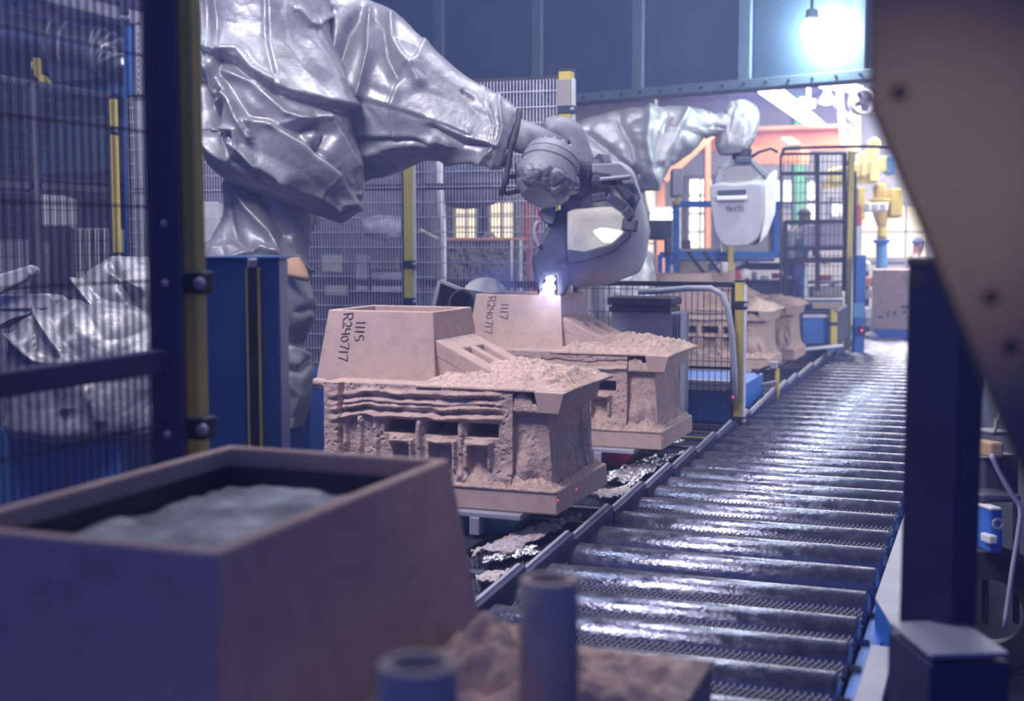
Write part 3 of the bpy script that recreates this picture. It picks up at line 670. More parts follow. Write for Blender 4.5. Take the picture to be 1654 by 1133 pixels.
MB().lathe((ay(1184, 642, 9.12).x, 9.12, ay(1184, 642, 9.12).z), [(.008, 0), (.006, .006)], 10, axis=(0, -1, 0)).build('indicator', 'laser_dot', sf, label='red indicator light')
hz = [(1032, 472), (1070, 470), (1110, 466), (1148, 466), (1166, 476), (1176, 500), (1182, 540), (1186, 600), (1187, 640)]
o = MB().tube([ay(a, b, 9.14) for a, b in hz], .022, 10).build('corrugated_hose', 'cable', None, smooth=True)
tag(o, 'grey cable hose arching over the low mesh gate', 'hose')

# near fence of the cell, out of focus
nf = thing('mesh_fence', 'blurred near mesh fence with dark rail and a yellow edged post', 'fence', (-2.07, 2.9, 0))
NX = -2.07
pz = ad(312, 400, 3.5)
post(pz.x, pz.y, 0, 2.7, .048, nf, (ad(310, 457, 3.5).z, ad(310, 694, 3.5).z))
fb = ad(268, 400, 3.44)
MB().box((fb.x, fb.y, 1.4), (.085, .05, 2.7), YAW).build('frame_bar', 'navy', nf, bevel=.006)
for u, v in ((264, 68), (266, 362), (268, 458), (271, 702)):
    c = ad(u, v, 3.40); MB().lathe(c, [(.009, 0), (.009, .01), (.004, .013)], 10, axis=-FW).build('bolt', 'rail_grey', nf)
rz = ad(262, 582, 3.45).z
MB().bar((fb.x, .9, rz), (fb.x, fb.y, rz), .05, .058).build('rail', 'navy', nf, bevel=.006)
MB().bar((fb.x, .9, .5), (fb.x, fb.y, .5), .05, .058).build('rail', 'navy', nf, bevel=.006)
MB().bar((fb.x, .9, 2.66), (fb.x, fb.y, 2.66), .05, .058).build('rail', 'navy', nf, bevel=.006)
wire_mesh((fb.x, 1.0, 0), (0, 1, 0), fb.y - 1.0, .5, 2.66, .0300, .19, .0034, 'wire_mesh', 'wire_dark', nf)

# blue column of the light curtain, seen beside the near fence
bc = thing('guard_column', 'blue steel column with a dark slot standing beside the yellow edged fence post', 'column', ad(390, 700, 4.2))
a, b = ad(328, 420, 4.2), ad(450, 423, 4.2); zc = a.z; w = (b - a).length; c = (a + b) / 2 + V((FW.x, FW.y, 0)) * .09
MB().box((c.x, c.y, zc / 2), (w, .17, zc), YAW).build('housing', 'blue_dark', bc, bevel=.008)
MB().box((c.x, c.y, zc + .006), (w + .008, .178, .012), YAW).build('top_cap', 'blue_dark', bc, bevel=.004)
for u, ww, mm, nm in ((409, .030, 'black_frame', 'slot'), (400, .006, 'yellow', 'slot_edge'), (419, .006, 'yellow', 'slot_edge')):
    p = ad(u, 500, 4.19); MB().box((p.x, p.y, zc / 2 - .01), (ww, .02, zc - .03), YAW).build(nm, mm, bc)
p = ad(408, 423, 4.19); MB().box((p.x, p.y, zc - .01), (.03, .03, .03), YAW).build('end_block', 'rail_grey', bc, bevel=.006)

# dark column and slanted plate at the right
rc = thing('steel_column', 'dark navy steel column on a pedestal beside the conveyor guard rail', 'column', ad(1530, 1020, 3.0))
p = ad(1531, 430, 3.08); z1 = p.z
MB().box((p.x, p.y, (z1 + .80) / 2), (.135, .135, z1 - .80), YAW + math.radians(47)).build('shaft', 'navy', rc, bevel=.006)
MB().box((p.x, p.y, z1 + .01), (.14, .14, .02), YAW + math.radians(47)).build('top_cap', 'plate', rc, bevel=.004)
q = ad(1530, 1030, 2.98)
MB().box((q.x, q.y, q.z / 2 - .01), (.182, .25, q.z - .02), YAW + .08).build('pedestal', 'navy', rc, bevel=.006)
MB().box((q.x, q.y, q.z - .004), (.178, .245, .012), YAW + .08).build('cover_plate', 'grey_box', rc, bevel=.003, label='light grey cover plate')
sp = thing('slanted_guard_plate', 'big blurred brown steel plate with a slanted lower edge, nearest to the lens', 'plate', ad(1560, 300, 1.6))
slab([(1410, -120), (1410, 168), (1790, 1085), (1790, -120)], 1.55, .025, 'plate', 'plate', sp)
for u, v in ((1452, 150), (1478, 452), (1600, 480), (1632, 560)):
    MB().lathe(ad(u, v, 1.552), [(.009, 0), (.009, .006), (.004, .009)], 12, axis=-FW).build('bolt', 'dark_steel', sp)
sl = bpy.data.lights.new('added_plate_spot', 'SPOT'); sl.energy = 44; sl.color = (1, .76, .55); sl.spot_size = math.radians(19); sl.spot_blend = 1; sl.shadow_soft_size = .05  # spot added out of view to put a warm glow on the plate
so_ = bpy.data.objects.new('added_plate_spot', sl); COL.objects.link(so_); so_.location = EYE + RT * 1.1 - FW * .1 + V((0, 0, .5)); so_.rotation_euler = (ad(1478, 305, 1.55) - so_.location).to_track_quat('-Z', 'Y').to_euler()

# ------------------------------------------------------------ pouring robot
D = 8.15
rb = thing('pouring_robot', 'large pouring robot wrapped in a crumpled silver heat cover', 'robot', ad(420, 700, D) * 1.0)
rb.location.z = 0; rb.matrix_world = Matrix.Translation(rb.location)
c2 = lambda L: [(x / 2.98 + 300, y / 2.98) for x, y in L]
body_folds = [
    (c2([(120, -90), (128, 60), (135, 140), (152, 265), (140, 420)]), .06, 13, 1),
    (c2([(60, -60), (90, 100), (110, 260), (135, 340)]), .03, 6),
    (c2([(150, 262), (250, 300), (300, 350), (400, 420), (520, 462), (810, 530)]), .075, 22, -1),
    (c2([(165, 255), (255, 245), (330, 340), (420, 395)]), .05, 5),
    (c2([(140, 335), (230, 470), (290, 570), (390, 580), (560, 680), (740, 830), (810, 960)]), .075, 20, 1),
    (c2([(180, 345), (330, 400), (400, 470), (480, 545), (580, 575)]), .055, 7),
    (c2([(410, 600), (500, 590), (580, 575), (690, 555)]), .03, 6),
    (c2([(150, 470), (190, 445), (230, 480), (260, 560), (315, 660)]), .075, 8, 1),
    (c2([(300, 575), (318, 662)]), .04, 4),
    (c2([(155, 490), (128, 610)]), -.10, 8),
    (c2([(130, 628), (230, 640), (240, 710), (330, 790), (470, 868)]), .08, 9, -1),
    (c2([(215, 690), (250, 730), (340, 800)]), .035, 4),
    (c2([(150, 640), (200, 760), (330, 850)]), -.05, 6),
    (c2([(40, 560), (110, 690), (198, 768)]), .06, 6),
    (c2([(85, 400), (100, 520), (135, 600)]), -.09, 8),
    (c2([(20, 400), (60, 392), (100, 390)]), -.05, 4),
    (c2([(390, -20), (395, 200), (440, 390)]), .03, 14, -1),
    (c2([(540, 60), (600, 120), (650, 130), (690, 90)]), .04, 8, -1),
    (c2([(690, 570), (760, 690), (810, 800)]), .05, 7),
    (c2([(560, 620), (620, 590), (690, 640), (640, 720)]), -.06, 10),
    (c2([(740, 830), (700, 900), (655, 955)]), .015, 5, 1),
    (c2([(460, 866), (540, 925), (650, 955), (730, 1000), (830, 965)]), .045, 7, -1),
    (c2([(730, 1000), (745, 960), (820, 930)]), .03, 4)]
cloth_loft([(300, -160, 545, -150, D - .15), (303, -60, 538, -60, D - .15), (305, 0, 532, 0, D - .15), (305, 55, 534, 57, D - .15), (306, 110, 556, 112, D - .15), (310, 175, 569, 174, D - .16), (316, 215, 573, 216, D - .16), (330, 256, 580, 262, D - .16), (366, 290, 584, 305, D - .14), (440, 322, 566, 342, D - .12), (500, 346, 552, 362, D - .1)],
           'body_cover', 'cloth', rb, 210, 300, .8, .030, 2.3, 3.1, body_folds, dirn=RT * .75 - UP * .65, sq=.8, fine=.35)
col_folds = [(c2([(250, 930), (300, 1010), (400, 1120), (430, 1200)]), .05, 7), (c2([(330, 900), (400, 1000), (480, 1130)]), -.05, 9), (c2([(200, 1000), (230, 1133), (330, 1220)]), -.04, 7),
             ([(372, 418), (420, 403), (470, 420), (497, 440)], .05, 6), ([(450, 553), (508, 556)], -.05, 6), ([(450, 545), (500, 575)], .03, 5), ([(455, 460), (480, 505), (512, 500)], -.04, 7), ([(452, 590), (490, 600), (505, 580)], -.045, 6), ([(455, 610), (480, 640), (470, 690)], .03, 9)]
cloth_loft([(385, 240, 500, 280, D + .12), (366, 292, 505, 318, D + .1), (362, 340, 512, 345, D + .08), (346, 384, 500, 395, D + .05), (318, 402, 496, 420, D + .02), (318, 450, 506, 465, D), (319, 505, 512, 505, D), (320, 553, 494, 553, D + .02), (320, 585, 507, 590, D), (321, 640, 506, 640, D), (324, 690, 494, 690, D + .02)],
           'column_cover', 'cloth', rb, 200, 220, .85, .030, 2.8, 8.8, col_folds, dirn=RT * .4 - UP * .9)
arm_folds = [(c2([(880, 50), (888, 250), (830, 460)]), .07, 8), (c2([(850, 55), (800, 130), (740, 330)]), -.10, 10), (c2([(700, 60), (690, 200)]), -.05, 8), (c2([(910, 70), (950, 120), (960, 260), (1010, 360)]), -.06, 10), (c2([(980, 75), (990, 190), (1060, 300)]), .045, 6),
             (c2([(1145, 180), (1110, 260), (1020, 380), (975, 500), (990, 640)]), .02, 9, -1), (c2([(815, 465), (970, 510), (1252, 600), (1350, 640)]), .018, 9, -1), (c2([(820, 660), (1100, 665), (1252, 700)]), .035, 9, -1), (c2([(830, 745), (1000, 700), (1170, 690)]), .03, 7),
             (c2([(830, 750), (1010, 745), (1130, 740), (1180, 700)]), .03, 7, -1), (c2([(1000, 750), (1030, 810)]), .012, 4, 1), (c2([(1080, 300), (1120, 390)]), .04, 9), ([(778, 145), (795, 200), (788, 262)], .012, 5, -1), ([(804, 158), (812, 205), (800, 265)], .022, 4), ([(700, 205), (750, 235), (800, 238)], -.03, 5), ([(690, 195), (760, 222), (800, 232)], .02, 5), ([(748, 148), (762, 158)], -.03, 3), ([(770, 258), (800, 236)], .035, 5), ([(720, 262), (770, 252), (800, 262)], .03, 5), ([(600, 30), (640, 60), (676, 75)], .015, 6)]
cloth_loft([(500, -90, 545, 320, D + .42), (545, -50, 574, 302, D + .38), (597, 0, 592, 294, D + .30), (640, 22, 634, 282, D + .2), (690, 68, 688, 262, D + .08), (745, 121, 740, 264, D), (797, 152, 790, 269, D - .06), (830, 174, 806, 271, D - .1), (838, 186, 808, 266, D - .1)],
           'arm_cover', 'cloth', rb, 200, 240, .8, .026, 2.2, 5.2, arm_folds, dirn=RT * .8 - UP * .6, fine=.4)
cb = [ad(838, 180, D - .33), ad(836, 205, D - .4), ad(828, 235, D - .42), ad(812, 268, D - .34)]
MB().tube([V(tuple(q)) for q in catmull(cb, 16)], .016, 8).build('cuff_strap', 'rubber', rb, smooth=True)
MB().tube([ad(u, v, D - .42) for u, v in ((836, 200), (826, 235), (822, 262), (817, 292), (809, 316))], .018, 8).build('cable', 'rubber', rb, smooth=True)
MB().tube([ad(800, 205, D - .1), ad(862, 228, D - .1), ad(908, 250, D - .1)], [.105, .1, .105], 28).build('forearm', 'cast_grey', rb, smooth=True)
WA = UP * .86 + RT * .28 + FW * .42; wc = ad(884, 281, D - .32)
wdr = MB().lathe(wc, [(.02, -.19), (.10, -.18), (.155, -.13), (.176, -.03), (.178, .03), (.168, .034), (.168, .042), (.178, .046), (.178, .085), (.168, .089), (.168, .097), (.174, .101), (.160, .15), (.12, .175), (.02, .18)], 48, axis=WA).build('wrist_drum', 'cast_grey', rb, smooth=False, bevel=.004)
qa = V((0, 0, 1)).rotation_difference(WA.normalized())
for k in range(14):
    a = k * 2 * math.pi / 14; MB().lathe(wc + qa @ V((.125 * math.cos(a), .125 * math.sin(a), .168)), [(.012, 0), (.012, .014), (.006, .018)], 8, axis=WA).build('bolt', 'rail_grey', wdr)
cloth_loft([(834, 264, 938, 290, D - .34), (830, 276, 937, 303, D - .34), (837, 298, 922, 318, D - .34), (853, 316, 900, 329, D - .34)], 'wrist_wrap', 'cloth_dark', rb, 60, 120, 1.16, .03, 9, 2.0, sq=1)
MB().tube(catmull([ad(884, 213, D - .05), ad(904, 209, D - .05), ad(922, 220, D - .05), ad(932, 245, D - .05), ad(942, 278, D - .05), ad(946, 305, D - .05)], 22), [.066 + .022 * math.sin(min(1, i / 8) * 1.57) + .02 * max(0, i - 14) / 8 for i in range(22)], 20).build('link_arm', 'cast_grey', rb, smooth=True)
cloth_loft([(875, 196, 877, 214, D + .03), (884, 189, 884, 222, D + .03), (905, 189, 903, 215, D + .03), (924, 196, 910, 222, D + .02), (936, 214, 918, 235, D), (938, 232, 926, 238, D)], 'link_wrap', 'cloth_dark', rb, 40, 70, 1.1, .018, 7, 4.4)
MB().lathe(ad(925, 285, D - .1), [(.02, -.02), (.15, -.02), (.155, .06), (.13, .07), (.13, .14), (.16, .15), (.16, .2), (.02, .2)], 36, axis=RT * .95 - UP * .1 + FW * .25).build('tool_flange', 'ladle_dark', rb, smooth=False)
for a, b in (((818, 285), (846, 287)), ((815, 313), (850, 306))):
    MB().tube([ad(a[0], a[1] - 3, D - .4), ad(a[0] + 4, a[1], D - .4), ad(b[0], b[1], D - .3)], .014, 8).build('hook', 'rubber', rb, smooth=True)
loft([(462, 418, 484, 416, D - .30, .6), (456, 430, 494, 432, D - .30, .6), (458, 444, 500, 448, D - .30, .6), (478, 452, 498, 456, D - .29, .6)], 'bare_housing', 'cardboard', rb, 16, 24, label='brown casting showing through a gap in the cover')
p = ad(455, 600, 8.75); MB().box((p.x, p.y, p.z / 2), (.75, .6, p.z), YAW * 0).build('plinth', 'blue', rb, bevel=.01)
MB().box((p.x, p.y, .03), (1.0, .9, .06)).build('base_plate', 'dark_steel', rb, bevel=.005)

# ------------------------------------------------------------ ladle pouring into the second mold
def ring_px(pts, d, n=48):
    P = [ad(a, b, d) for a, b in pts]; m = len(P); out = []
    for i in range(n):
        t = i / n * m; k = int(t); f = t - k; a, b, c, e = (P[(k + j - 1) % m] for j in range(4))
        s = .5 * (2 * b + (c - a) * f + (2 * a - 5 * b + 4 * c - e) * f * f + (3 * b - a - 3 * c + e) * f ** 3); out.append(b * (1 - f) * .45 + c * f * .45 + s * .55)
    return out
def shrink(R, k, off=V((0, 0, 0))):
    c = sum(R, V((0, 0, 0))) / len(R); return [c + (p - c) * k + off for p in R]
ld = thing('casting_ladle', 'tilted grey casting ladle held by the robot, pouring bright metal into a mold', 'ladle', ad(960, 400, 8.3))
R1 = ring_px([(906, 322), (955, 263), (1004, 262), (1026, 282), (1041, 372), (1022, 440), (985, 459), (916, 458)], 8.15)
R0 = ring_px([(908, 332), (953, 272), (1002, 270), (1020, 292), (1025, 370), (996, 408), (945, 428), (914, 434)], 8.0)
R2 = ring_px([(925, 318), (968, 274), (1012, 276), (1036, 316), (1049, 366), (1044, 413), (1028, 443), (940, 446)], 8.6)
I0 = ring_px([(917, 343), (953, 336), (985, 334), (1005, 336), (1010, 372), (987, 394), (944, 406), (916, 403)], 8.0)
ob = MB().rings([shrink(R2, .55, FW * .16), shrink(R2, .9, FW * .10), R2, R1, R0, I0], True, False).build('shell', 'ladle_light', ld, smooth=True)
I1 = shrink(I0, .82, FW * .42 + RT * .06); I2 = shrink(I0, .94, FW * .2 + RT * .03)
MB().rings([I0, I2, I1], False, True).build('lining', 'ladle_coat', ld, smooth=True)
rs = ring_px([(958, 374), (972, 368), (1000, 372), (1006, 378), (990, 391), (974, 391)], 8.2, 30)
MB().rings([rs, shrink(rs, .8, -FW * .03)]).build('metal_residue', 'residue', ld, smooth=True, label='shining rest of metal inside the ladle')
point('ladle_glow', ad(962, 372, 8.05), .28, (1, .96, .95), .08)
slab([(917, 403), (944, 406), (987, 394), (1010, 372), (1021, 372), (1019, 384), (992, 408), (940, 424), (914, 424)], 7.93, .08, 'rim_lip', 'ladle_dark', ld, bevel=.012)
slab([(956, 264), (1001, 263), (1021, 282), (1036, 318), (1022, 350), (1010, 330), (1000, 300), (985, 283), (957, 280)], 7.86, .10, 'frame_plate', 'cast_grey', ld, bevel=.012)
def pbar(L, w, d, nm, m='ladle_dark'):
    mb = MB()
    for a, b in zip(L[:-1], L[1:]): mb.bar(ad(a[0], a[1], d), ad(b[0], b[1], d), .09, w, upv=UP)
    mb.build(nm, m, ld, bevel=.01)
pbar([(956, 290), (996, 296), (1018, 322)], .05, 7.82, 'cross_bar'); pbar([(956, 322), (980, 318), (1009, 338), (1019, 354), (1016, 374)], .055, 7.82, 'cross_bar'); pbar([(968, 291), (1019, 286)], .022, 7.78, 'pin', 'rail_grey')
slab([(957, 300), (985, 302), (1004, 318), (1004, 328), (980, 312), (957, 313)], 8.02, .05, 'web_plate', 'ladle_light', ld)
slab([(881, 372), (899, 338), (917, 340), (917, 404), (922, 456), (915, 476), (903, 478), (902, 440), (880, 446), (872, 476), (866, 455), (860, 412)], 7.92, .34, 'spout', 'ladle_dark', ld, bevel=.02)
slab([(870, 342), (891, 328), (899, 333), (897, 350), (892, 362), (880, 358)], 7.88, .12, 'spout_bracket', 'cast_grey', ld, bevel=.01)
MB().tube([ad(u, v, 7.9) for u, v in ((876, 358), (867, 360), (863, 372), (866, 388), (872, 396))], .014, 8).build('handle', 'rail_grey', ld, smooth=True)
ms = MB().tube(catmull([ad(890, 446, 8.12), ad(887, 462, 8.13), ad(884, 480, 8.14), ad(884, 500, 8.16)], 14), [.022 + .022 * min(1, i / 7) + .008 * math.sin(i * 1.7) for i in range(14)], 16).build('molten_stream', 'molten', None, smooth=True)
tag(ms, 'glowing white stream of molten metal falling from the ladle spout', 'metal')
point('molten_light', ad(884, 470, 7.9), 3, (.75, .78, 1), .06)
fl = MB().rings([shrink(ring_px([(800, 477), (940, 477), (955, 474), (800, 474)], 8.2), .01)] * 2).build('pool', 'molten', None) if False else None

# ------------------------------------------------------------ second robot behind
E2 = 12.2
r2 = thing('pouring_robot', 'distant silver covered robot holding an upright ladle before the bright windows', 'robot', ad(1000, 480, E2))
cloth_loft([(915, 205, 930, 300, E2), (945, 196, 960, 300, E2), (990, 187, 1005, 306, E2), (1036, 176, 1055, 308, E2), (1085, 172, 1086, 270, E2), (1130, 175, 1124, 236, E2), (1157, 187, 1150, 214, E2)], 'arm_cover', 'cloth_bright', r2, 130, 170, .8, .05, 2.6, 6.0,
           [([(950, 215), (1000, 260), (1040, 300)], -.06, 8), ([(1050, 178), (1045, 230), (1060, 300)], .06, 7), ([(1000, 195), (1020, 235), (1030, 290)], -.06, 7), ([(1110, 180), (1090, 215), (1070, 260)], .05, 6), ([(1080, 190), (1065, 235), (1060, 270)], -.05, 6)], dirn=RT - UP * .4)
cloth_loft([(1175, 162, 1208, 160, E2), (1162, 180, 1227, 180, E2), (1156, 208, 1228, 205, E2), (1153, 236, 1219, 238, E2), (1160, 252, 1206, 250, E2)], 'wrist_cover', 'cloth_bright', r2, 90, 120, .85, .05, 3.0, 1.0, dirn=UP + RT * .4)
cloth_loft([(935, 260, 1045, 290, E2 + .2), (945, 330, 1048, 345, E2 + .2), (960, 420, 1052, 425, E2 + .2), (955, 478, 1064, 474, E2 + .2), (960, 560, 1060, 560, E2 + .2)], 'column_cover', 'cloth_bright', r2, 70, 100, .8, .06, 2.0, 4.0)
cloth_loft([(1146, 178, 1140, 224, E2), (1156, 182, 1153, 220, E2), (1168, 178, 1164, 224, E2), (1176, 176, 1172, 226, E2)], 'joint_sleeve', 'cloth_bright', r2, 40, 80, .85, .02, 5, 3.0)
p = ad(1198, 238, E2); MB().lathe(p, [(.02, -.14), (.085, -.14), (.095, -.02), (.08, 0), (.08, .08), (.02, .1)], 24).build('wrist', 'rubber', r2, smooth=False)
MB().tube([ad(u, v, E2 - .1) for u, v in ((1212, 255), (1225, 246), (1245, 240), (1256, 246))], .014, 8).build('cable', 'rubber', r2, smooth=True)
l2 = thing('casting_ladle', 'upright lavender grey ladle with a yoke hanging from the distant robot', 'ladle', ad(1195, 350, 12.1))
F0 = ring_px([(1147, 300), (1188, 298), (1230, 298), (1232, 350), (1224, 384), (1206, 397), (1170, 397), (1154, 372)], 11.9, 56)
F1 = ring_px([(1165, 296), (1210, 292), (1252, 276), (1253, 340), (1240, 378), (1222, 395), (1185, 396), (1168, 372)], 12.5, 56)
MB().rings([shrink(F0, .9, -FW * .0), F0, F1, shrink(F1, .8, FW * .1)], True, True).build('bucket', 'ladle_light', l2, smooth=False, bevel=.015)
slab([(1157, 317), (1208, 316), (1206, 323), (1158, 324)], 11.84, .06, 'ledge', 'white_part', l2, bevel=.01)
slab([(1160, 308), (1204, 306), (1206, 311), (1203, 314), (1162, 316), (1159, 312)], 11.885, .03, 'slot', 'ladle_dark', l2)
slab([(1234, 298), (1248, 276), (1256, 273), (1256, 300), (1253, 345), (1240, 380), (1226, 395), (1232, 352)], 11.95, .30, 'lit_side_shell', 'white_part', l2, bevel=.03)  # flank of the ladle turned to the light, its brightness painted in white
mb = MB()
for a, b in (((1157, 298), (1163, 274)), ((1163, 274), (1180, 264)), ((1180, 264), (1216, 262)), ((1216, 262), (1243, 290))): mb.bar(ad(*a, 12.1), ad(*b, 12.1), .06, .055, upv=UP)
mb.build('yoke', 'cast_grey', l2, bevel=.01)
mb = MB().bar(ad(1186, 261, 12.1), ad(1212, 260, 12.1), .16, .06, upv=UP); mb.build('yoke_plate', 'ladle_dark', l2, bevel=.01)
a, b = ad(1172, 342, 11.885), ad(1199, 342, 11.885)
handwriting('70973', a, (b - a).normalized(), UP, .045, .003, 'faint_number', l2, adv=.78)

# ------------------------------------------------------------ silver wrapped machine behind the near fence
D3 = 6.7
r3 = thing('covered_robot', 'low silver wrapped robot standing behind the blurred near fence', 'robot', (ad(150, 700, D3).x, ad(150, 700, D3).y, 0))
cloth_loft([(185, 418, 240, 416, D3), (168, 426, 262, 422, D3), (140, 445, 285, 440, D3), (118, 480, 300, 480, D3), (112, 540, 312, 540, D3), (120, 600, 312, 600, D3)], 'upper_cover', 'cloth', r3, 130, 170, .8, .03, 2.0, 7.0,
           [([(126, 458), (160, 505), (185, 535), (245, 532)], .06, 6), ([(182, 430), (205, 470), (245, 530)], -.06, 5), ([(183, 446), (225, 470)], .05, 5), ([(140, 520), (180, 545), (240, 560)], -.05, 6)])
cloth_loft([(92, 484, 190, 474, D3 - .12), (62, 500, 220, 488, D3 - .12), (34, 522, 270, 512, D3 - .12), (13, 570, 312, 570, D3 - .12), (14, 640, 314, 640, D3 - .12), (10, 690, 314, 688, D3 - .12), (20, 708, 308, 704, D3 - .1)], 'lower_cover', 'cloth', r3, 130, 190, .7, .035, 2.2, 9.0,
           [([(56, 503), (80, 545), (115, 590)], .06, 6), ([(50, 510), (48, 560)], -.06, 6), ([(15, 545), (60, 585), (110, 590)], .05, 6), ([(100, 590), (105, 660)], .05, 8), ([(140, 630), (160, 680)], .04, 7)])
p = ad(160, 700, D3 + .1); MB().box((p.x, p.y, p.z / 2), (.8, .7, p.z + .1)).build('pedestal', 'blue_dark', r3, bevel=.01)

# ------------------------------------------------------------ grey cabinet by the mesh gate
gc = thing('control_cabinet', 'blue grey control cabinet with a black two-step cap behind the mold marked 1117', 'cabinet', ay(1040, 600, 9.0))
def boxpx(u0, v0, u1, v1, y, dep, name, m, parent, bevel=.01, label=None):
    a, b = ay(u0, v1, y), ay(u1, v0, y)
    return MB().b2((a.x, y, a.z), (b.x, y + dep, b.z)).build(name, m, parent, bevel=bevel, label=label)
a = ay(987, 503, 8.85); b = ay(1086, 503, 8.85); zc = a.z
MB().b2((a.x, 8.85, .4), (b.x, 9.14, zc)).build('body', 'grey_box', gc, bevel=.008)
for k in range(3): MB().b2((b.x + .012 + k * .018, 8.87, .45), (b.x + .02 + k * .018, 9.13, zc - .01)).build('cooling_fin', 'grey_box', gc)
MB().b2((b.x, 8.9, .5), (b.x + .05, 9.10, zc - .05)).build('fin_core', 'grey_box', gc)
MB().b2((a.x - .01, 8.83, zc), (b.x - .01, 9.14, zc + .035)).build('lower_cap', 'black_frame', gc, bevel=.008)
MB().b2((a.x - .02, 8.82, zc + .045), (b.x + .0, 9.14, zc + .10)).build('upper_cap', 'black_frame', gc, bevel=.008)
MB().b2((a.x, 8.86, zc + .03), (b.x - .03, 9.12, zc + .05)).build('cap_gap', 'dark_steel', gc)
MB().b2((-3.0, 9.55, .38), (-1.82, 10.95, .62)).build('blue_bed', 'blue', tr, bevel=.01)
MB().b2((-3.0, 9.50, .62), (-1.80, 9.60, .70)).build('bed_rail', 'rail_grey', tr, bevel=.006)
# sensor on a little post beyond the gate
c = ay(1249, 590, 10.9); sn = thing('sensor_post', 'small box sensor on a thin yellow post beside the rollers beyond the gate', 'sensor', (c.x, c.y, 0))
MB().box((c.x, c.y, c.z), (.07, .07, .06)).build('sensor_box', 'rail_grey', sn, bevel=.008)
MB().b2((c.x + .02, c.y - .015, 0), (c.x + .05, c.y + .015, c.z - .03)).build('pole', 'yellow', sn)
MB().tube(catmull([ay(u, v, 10.85) for u, v in ((1243, 592), (1226, 600), (1220, 618), (1228, 636))], 14), .012, 6).build('cable', 'rubber', sn, smooth=True)
MB().tube([ay(1230, 622, 10.85), ay(1254, 617, 10.85)], .016, 6).build('clamp_arm', 'rail_grey', sn)

# chute and disc behind the pouring point
ch = thing('metal_chute', 'open grey sheet chute leaning behind the mold being filled', 'chute', ad(740, 490, 9.0))
slab([(716, 456), (768, 478), (766, 500), (706, 500)], 9.1, .03, 'back_sheet', 'rail_grey', ch)
mb = MB()
for L in (((713, 457), (703, 502)), ((713, 457), (770, 480)), ((770, 480), (768, 502))): mb.bar(ad(*L[0], 8.85), ad(*L[1], 8.85), .5, .03, upv=UP)
mb.build('rim', 'cast_grey', ch, bevel=.008)
MB().lathe(ad(762, 492, 8.7), [(.095, -.2), (.095, .2), (.08, .2), (.08, -.2)], 28, axis=RT * .3 + FW, close=True).build('pipe_mouth', 'rubber', ch, smooth=False)
o = MB().lathe(ad(783, 486, 8.9), [(.02, 0), (.155, .0), (.165, .02), (.155, .04), (.02, .05)], 40, axis=-FW + UP * .35).build('cover_disc', 'grey_pane', None, smooth=False)
tag(o, 'pale round cover disc leaning behind the chute and the smoke', 'disc')

# ------------------------------------------------------------ things beyond the far left fence
def vg(u, d): return CY + F * (EYE.z + FW.z * d) / (UP.z * d)      # image row of the floor at depth d
def bx(u0, v0, u1, v1, d, dep, name, m, parent, bevel=.01, label=None):      # upright box by its near face corners, square to the view axis
    if v1 is None: v1 = vg(u0, d)
    return slab([(u0, v0), (u1, v0), (u1, v1), (u0, v1)], d, dep, name, m, parent, bevel, label)
dc = thing('duct_pipe', 'shiny round ventilation duct with clamped joints crossing above the far fence', 'duct', ad(90, 60, 12.2))
def dp(u, v): return ad(u, v, 12.4)
ptsd = catmull([dp(-60, 40), dp(30, 55), dp(90, 66), dp(135, 76), dp(165, 82), dp(183, 95), dp(190, 115)], 30)
MB().tube(ptsd, [.20] * 22 + [.19, .17, .16, .15, .14, .13, .12, .11], 28).build('pipe', 'duct', dc, smooth=True)
for i in (9, 11, 17, 18, 20, 22, 25):
    p0, p1 = V(tuple(ptsd[i])), V(tuple(ptsd[i + 1])); MB().lathe(p0, [(.20, 0), (.215, .005), (.215, .025), (.20, .03)], 28, axis=p1 - p0).build('joint_ring', 'machine_light', dc, smooth=False)
gb_ = thing('gantry_beam', 'worn white gantry beam crossing the upper corner above the duct', 'beam', ad(150, 20, 12))
slab([(70, -20), (235, 20), (233, 44), (205, 36), (75, 3)], 12.0, .3, 'web', 'machine_light', gb_, bevel=.02)
for u, v in ((198, 32), (207, 34), (225, 39)): MB().lathe(ad(u, v, 11.99), [(.02, 0), (.02, .02)], 10, axis=-FW).build('bolt', 'dark_steel', gb_)
bx(192, 3, 206, 22, 11.96, .05, 'opening', 'dark_steel', gb_)
o = bx(200, 42, 212, None, 11.9, .12, 'blue_post', 'blue', None); tag(o, 'bright blue upright post under the white gantry beam', 'post')
sr = thing('slotted_rail', 'grey slotted steel upright beside the blue post', 'rail', ad(226, 100, 11.7))
bx(216, 40, 231, None, 11.7, .08, 'channel', 'machine_light', sr)
for k in range(10): bx(222, 53 + k * 10.5, 224.5, 58 + k * 10.5, 11.69, .02, 'slot', 'dark_steel', sr)
yb = thing('yellow_bracket', 'small yellow bent bracket above the far mesh fence', 'bracket', ad(62, 120, 12))
slab([(53, 93), (63, 93), (64, 121), (72, 121), (83, 134), (64, 134), (63, 137), (61, 128), (55, 120)], 12, .06, 'arm', 'yellow', yb, bevel=.008)
slab([(50, 99), (52, 99), (52, 110), (50, 110)], 11.99, .05, 'lug', 'yellow', yb)
hp_ = thing('hopper', 'dark teal sloped hopper hanging below the duct', 'hopper', ad(110, 115, 12.3))
slab([(66, 95), (148, 98), (152, 128), (85, 134)], 12.4, .4, 'body', 'wall_dark', hp_, bevel=.01); slab([(148, 98), (163, 105), (165, 126), (152, 128)], 12.35, .3, 'end_face', 'dark_steel', hp_)
bx(70, 134, 190, 152, 12.6, .3, 'base_strip', 'blue_dark', hp_)
gp = thing('machine_hood', 'large grey tapered machine hood behind the far mesh fence', 'hood', ad(130, 250, 12.6))
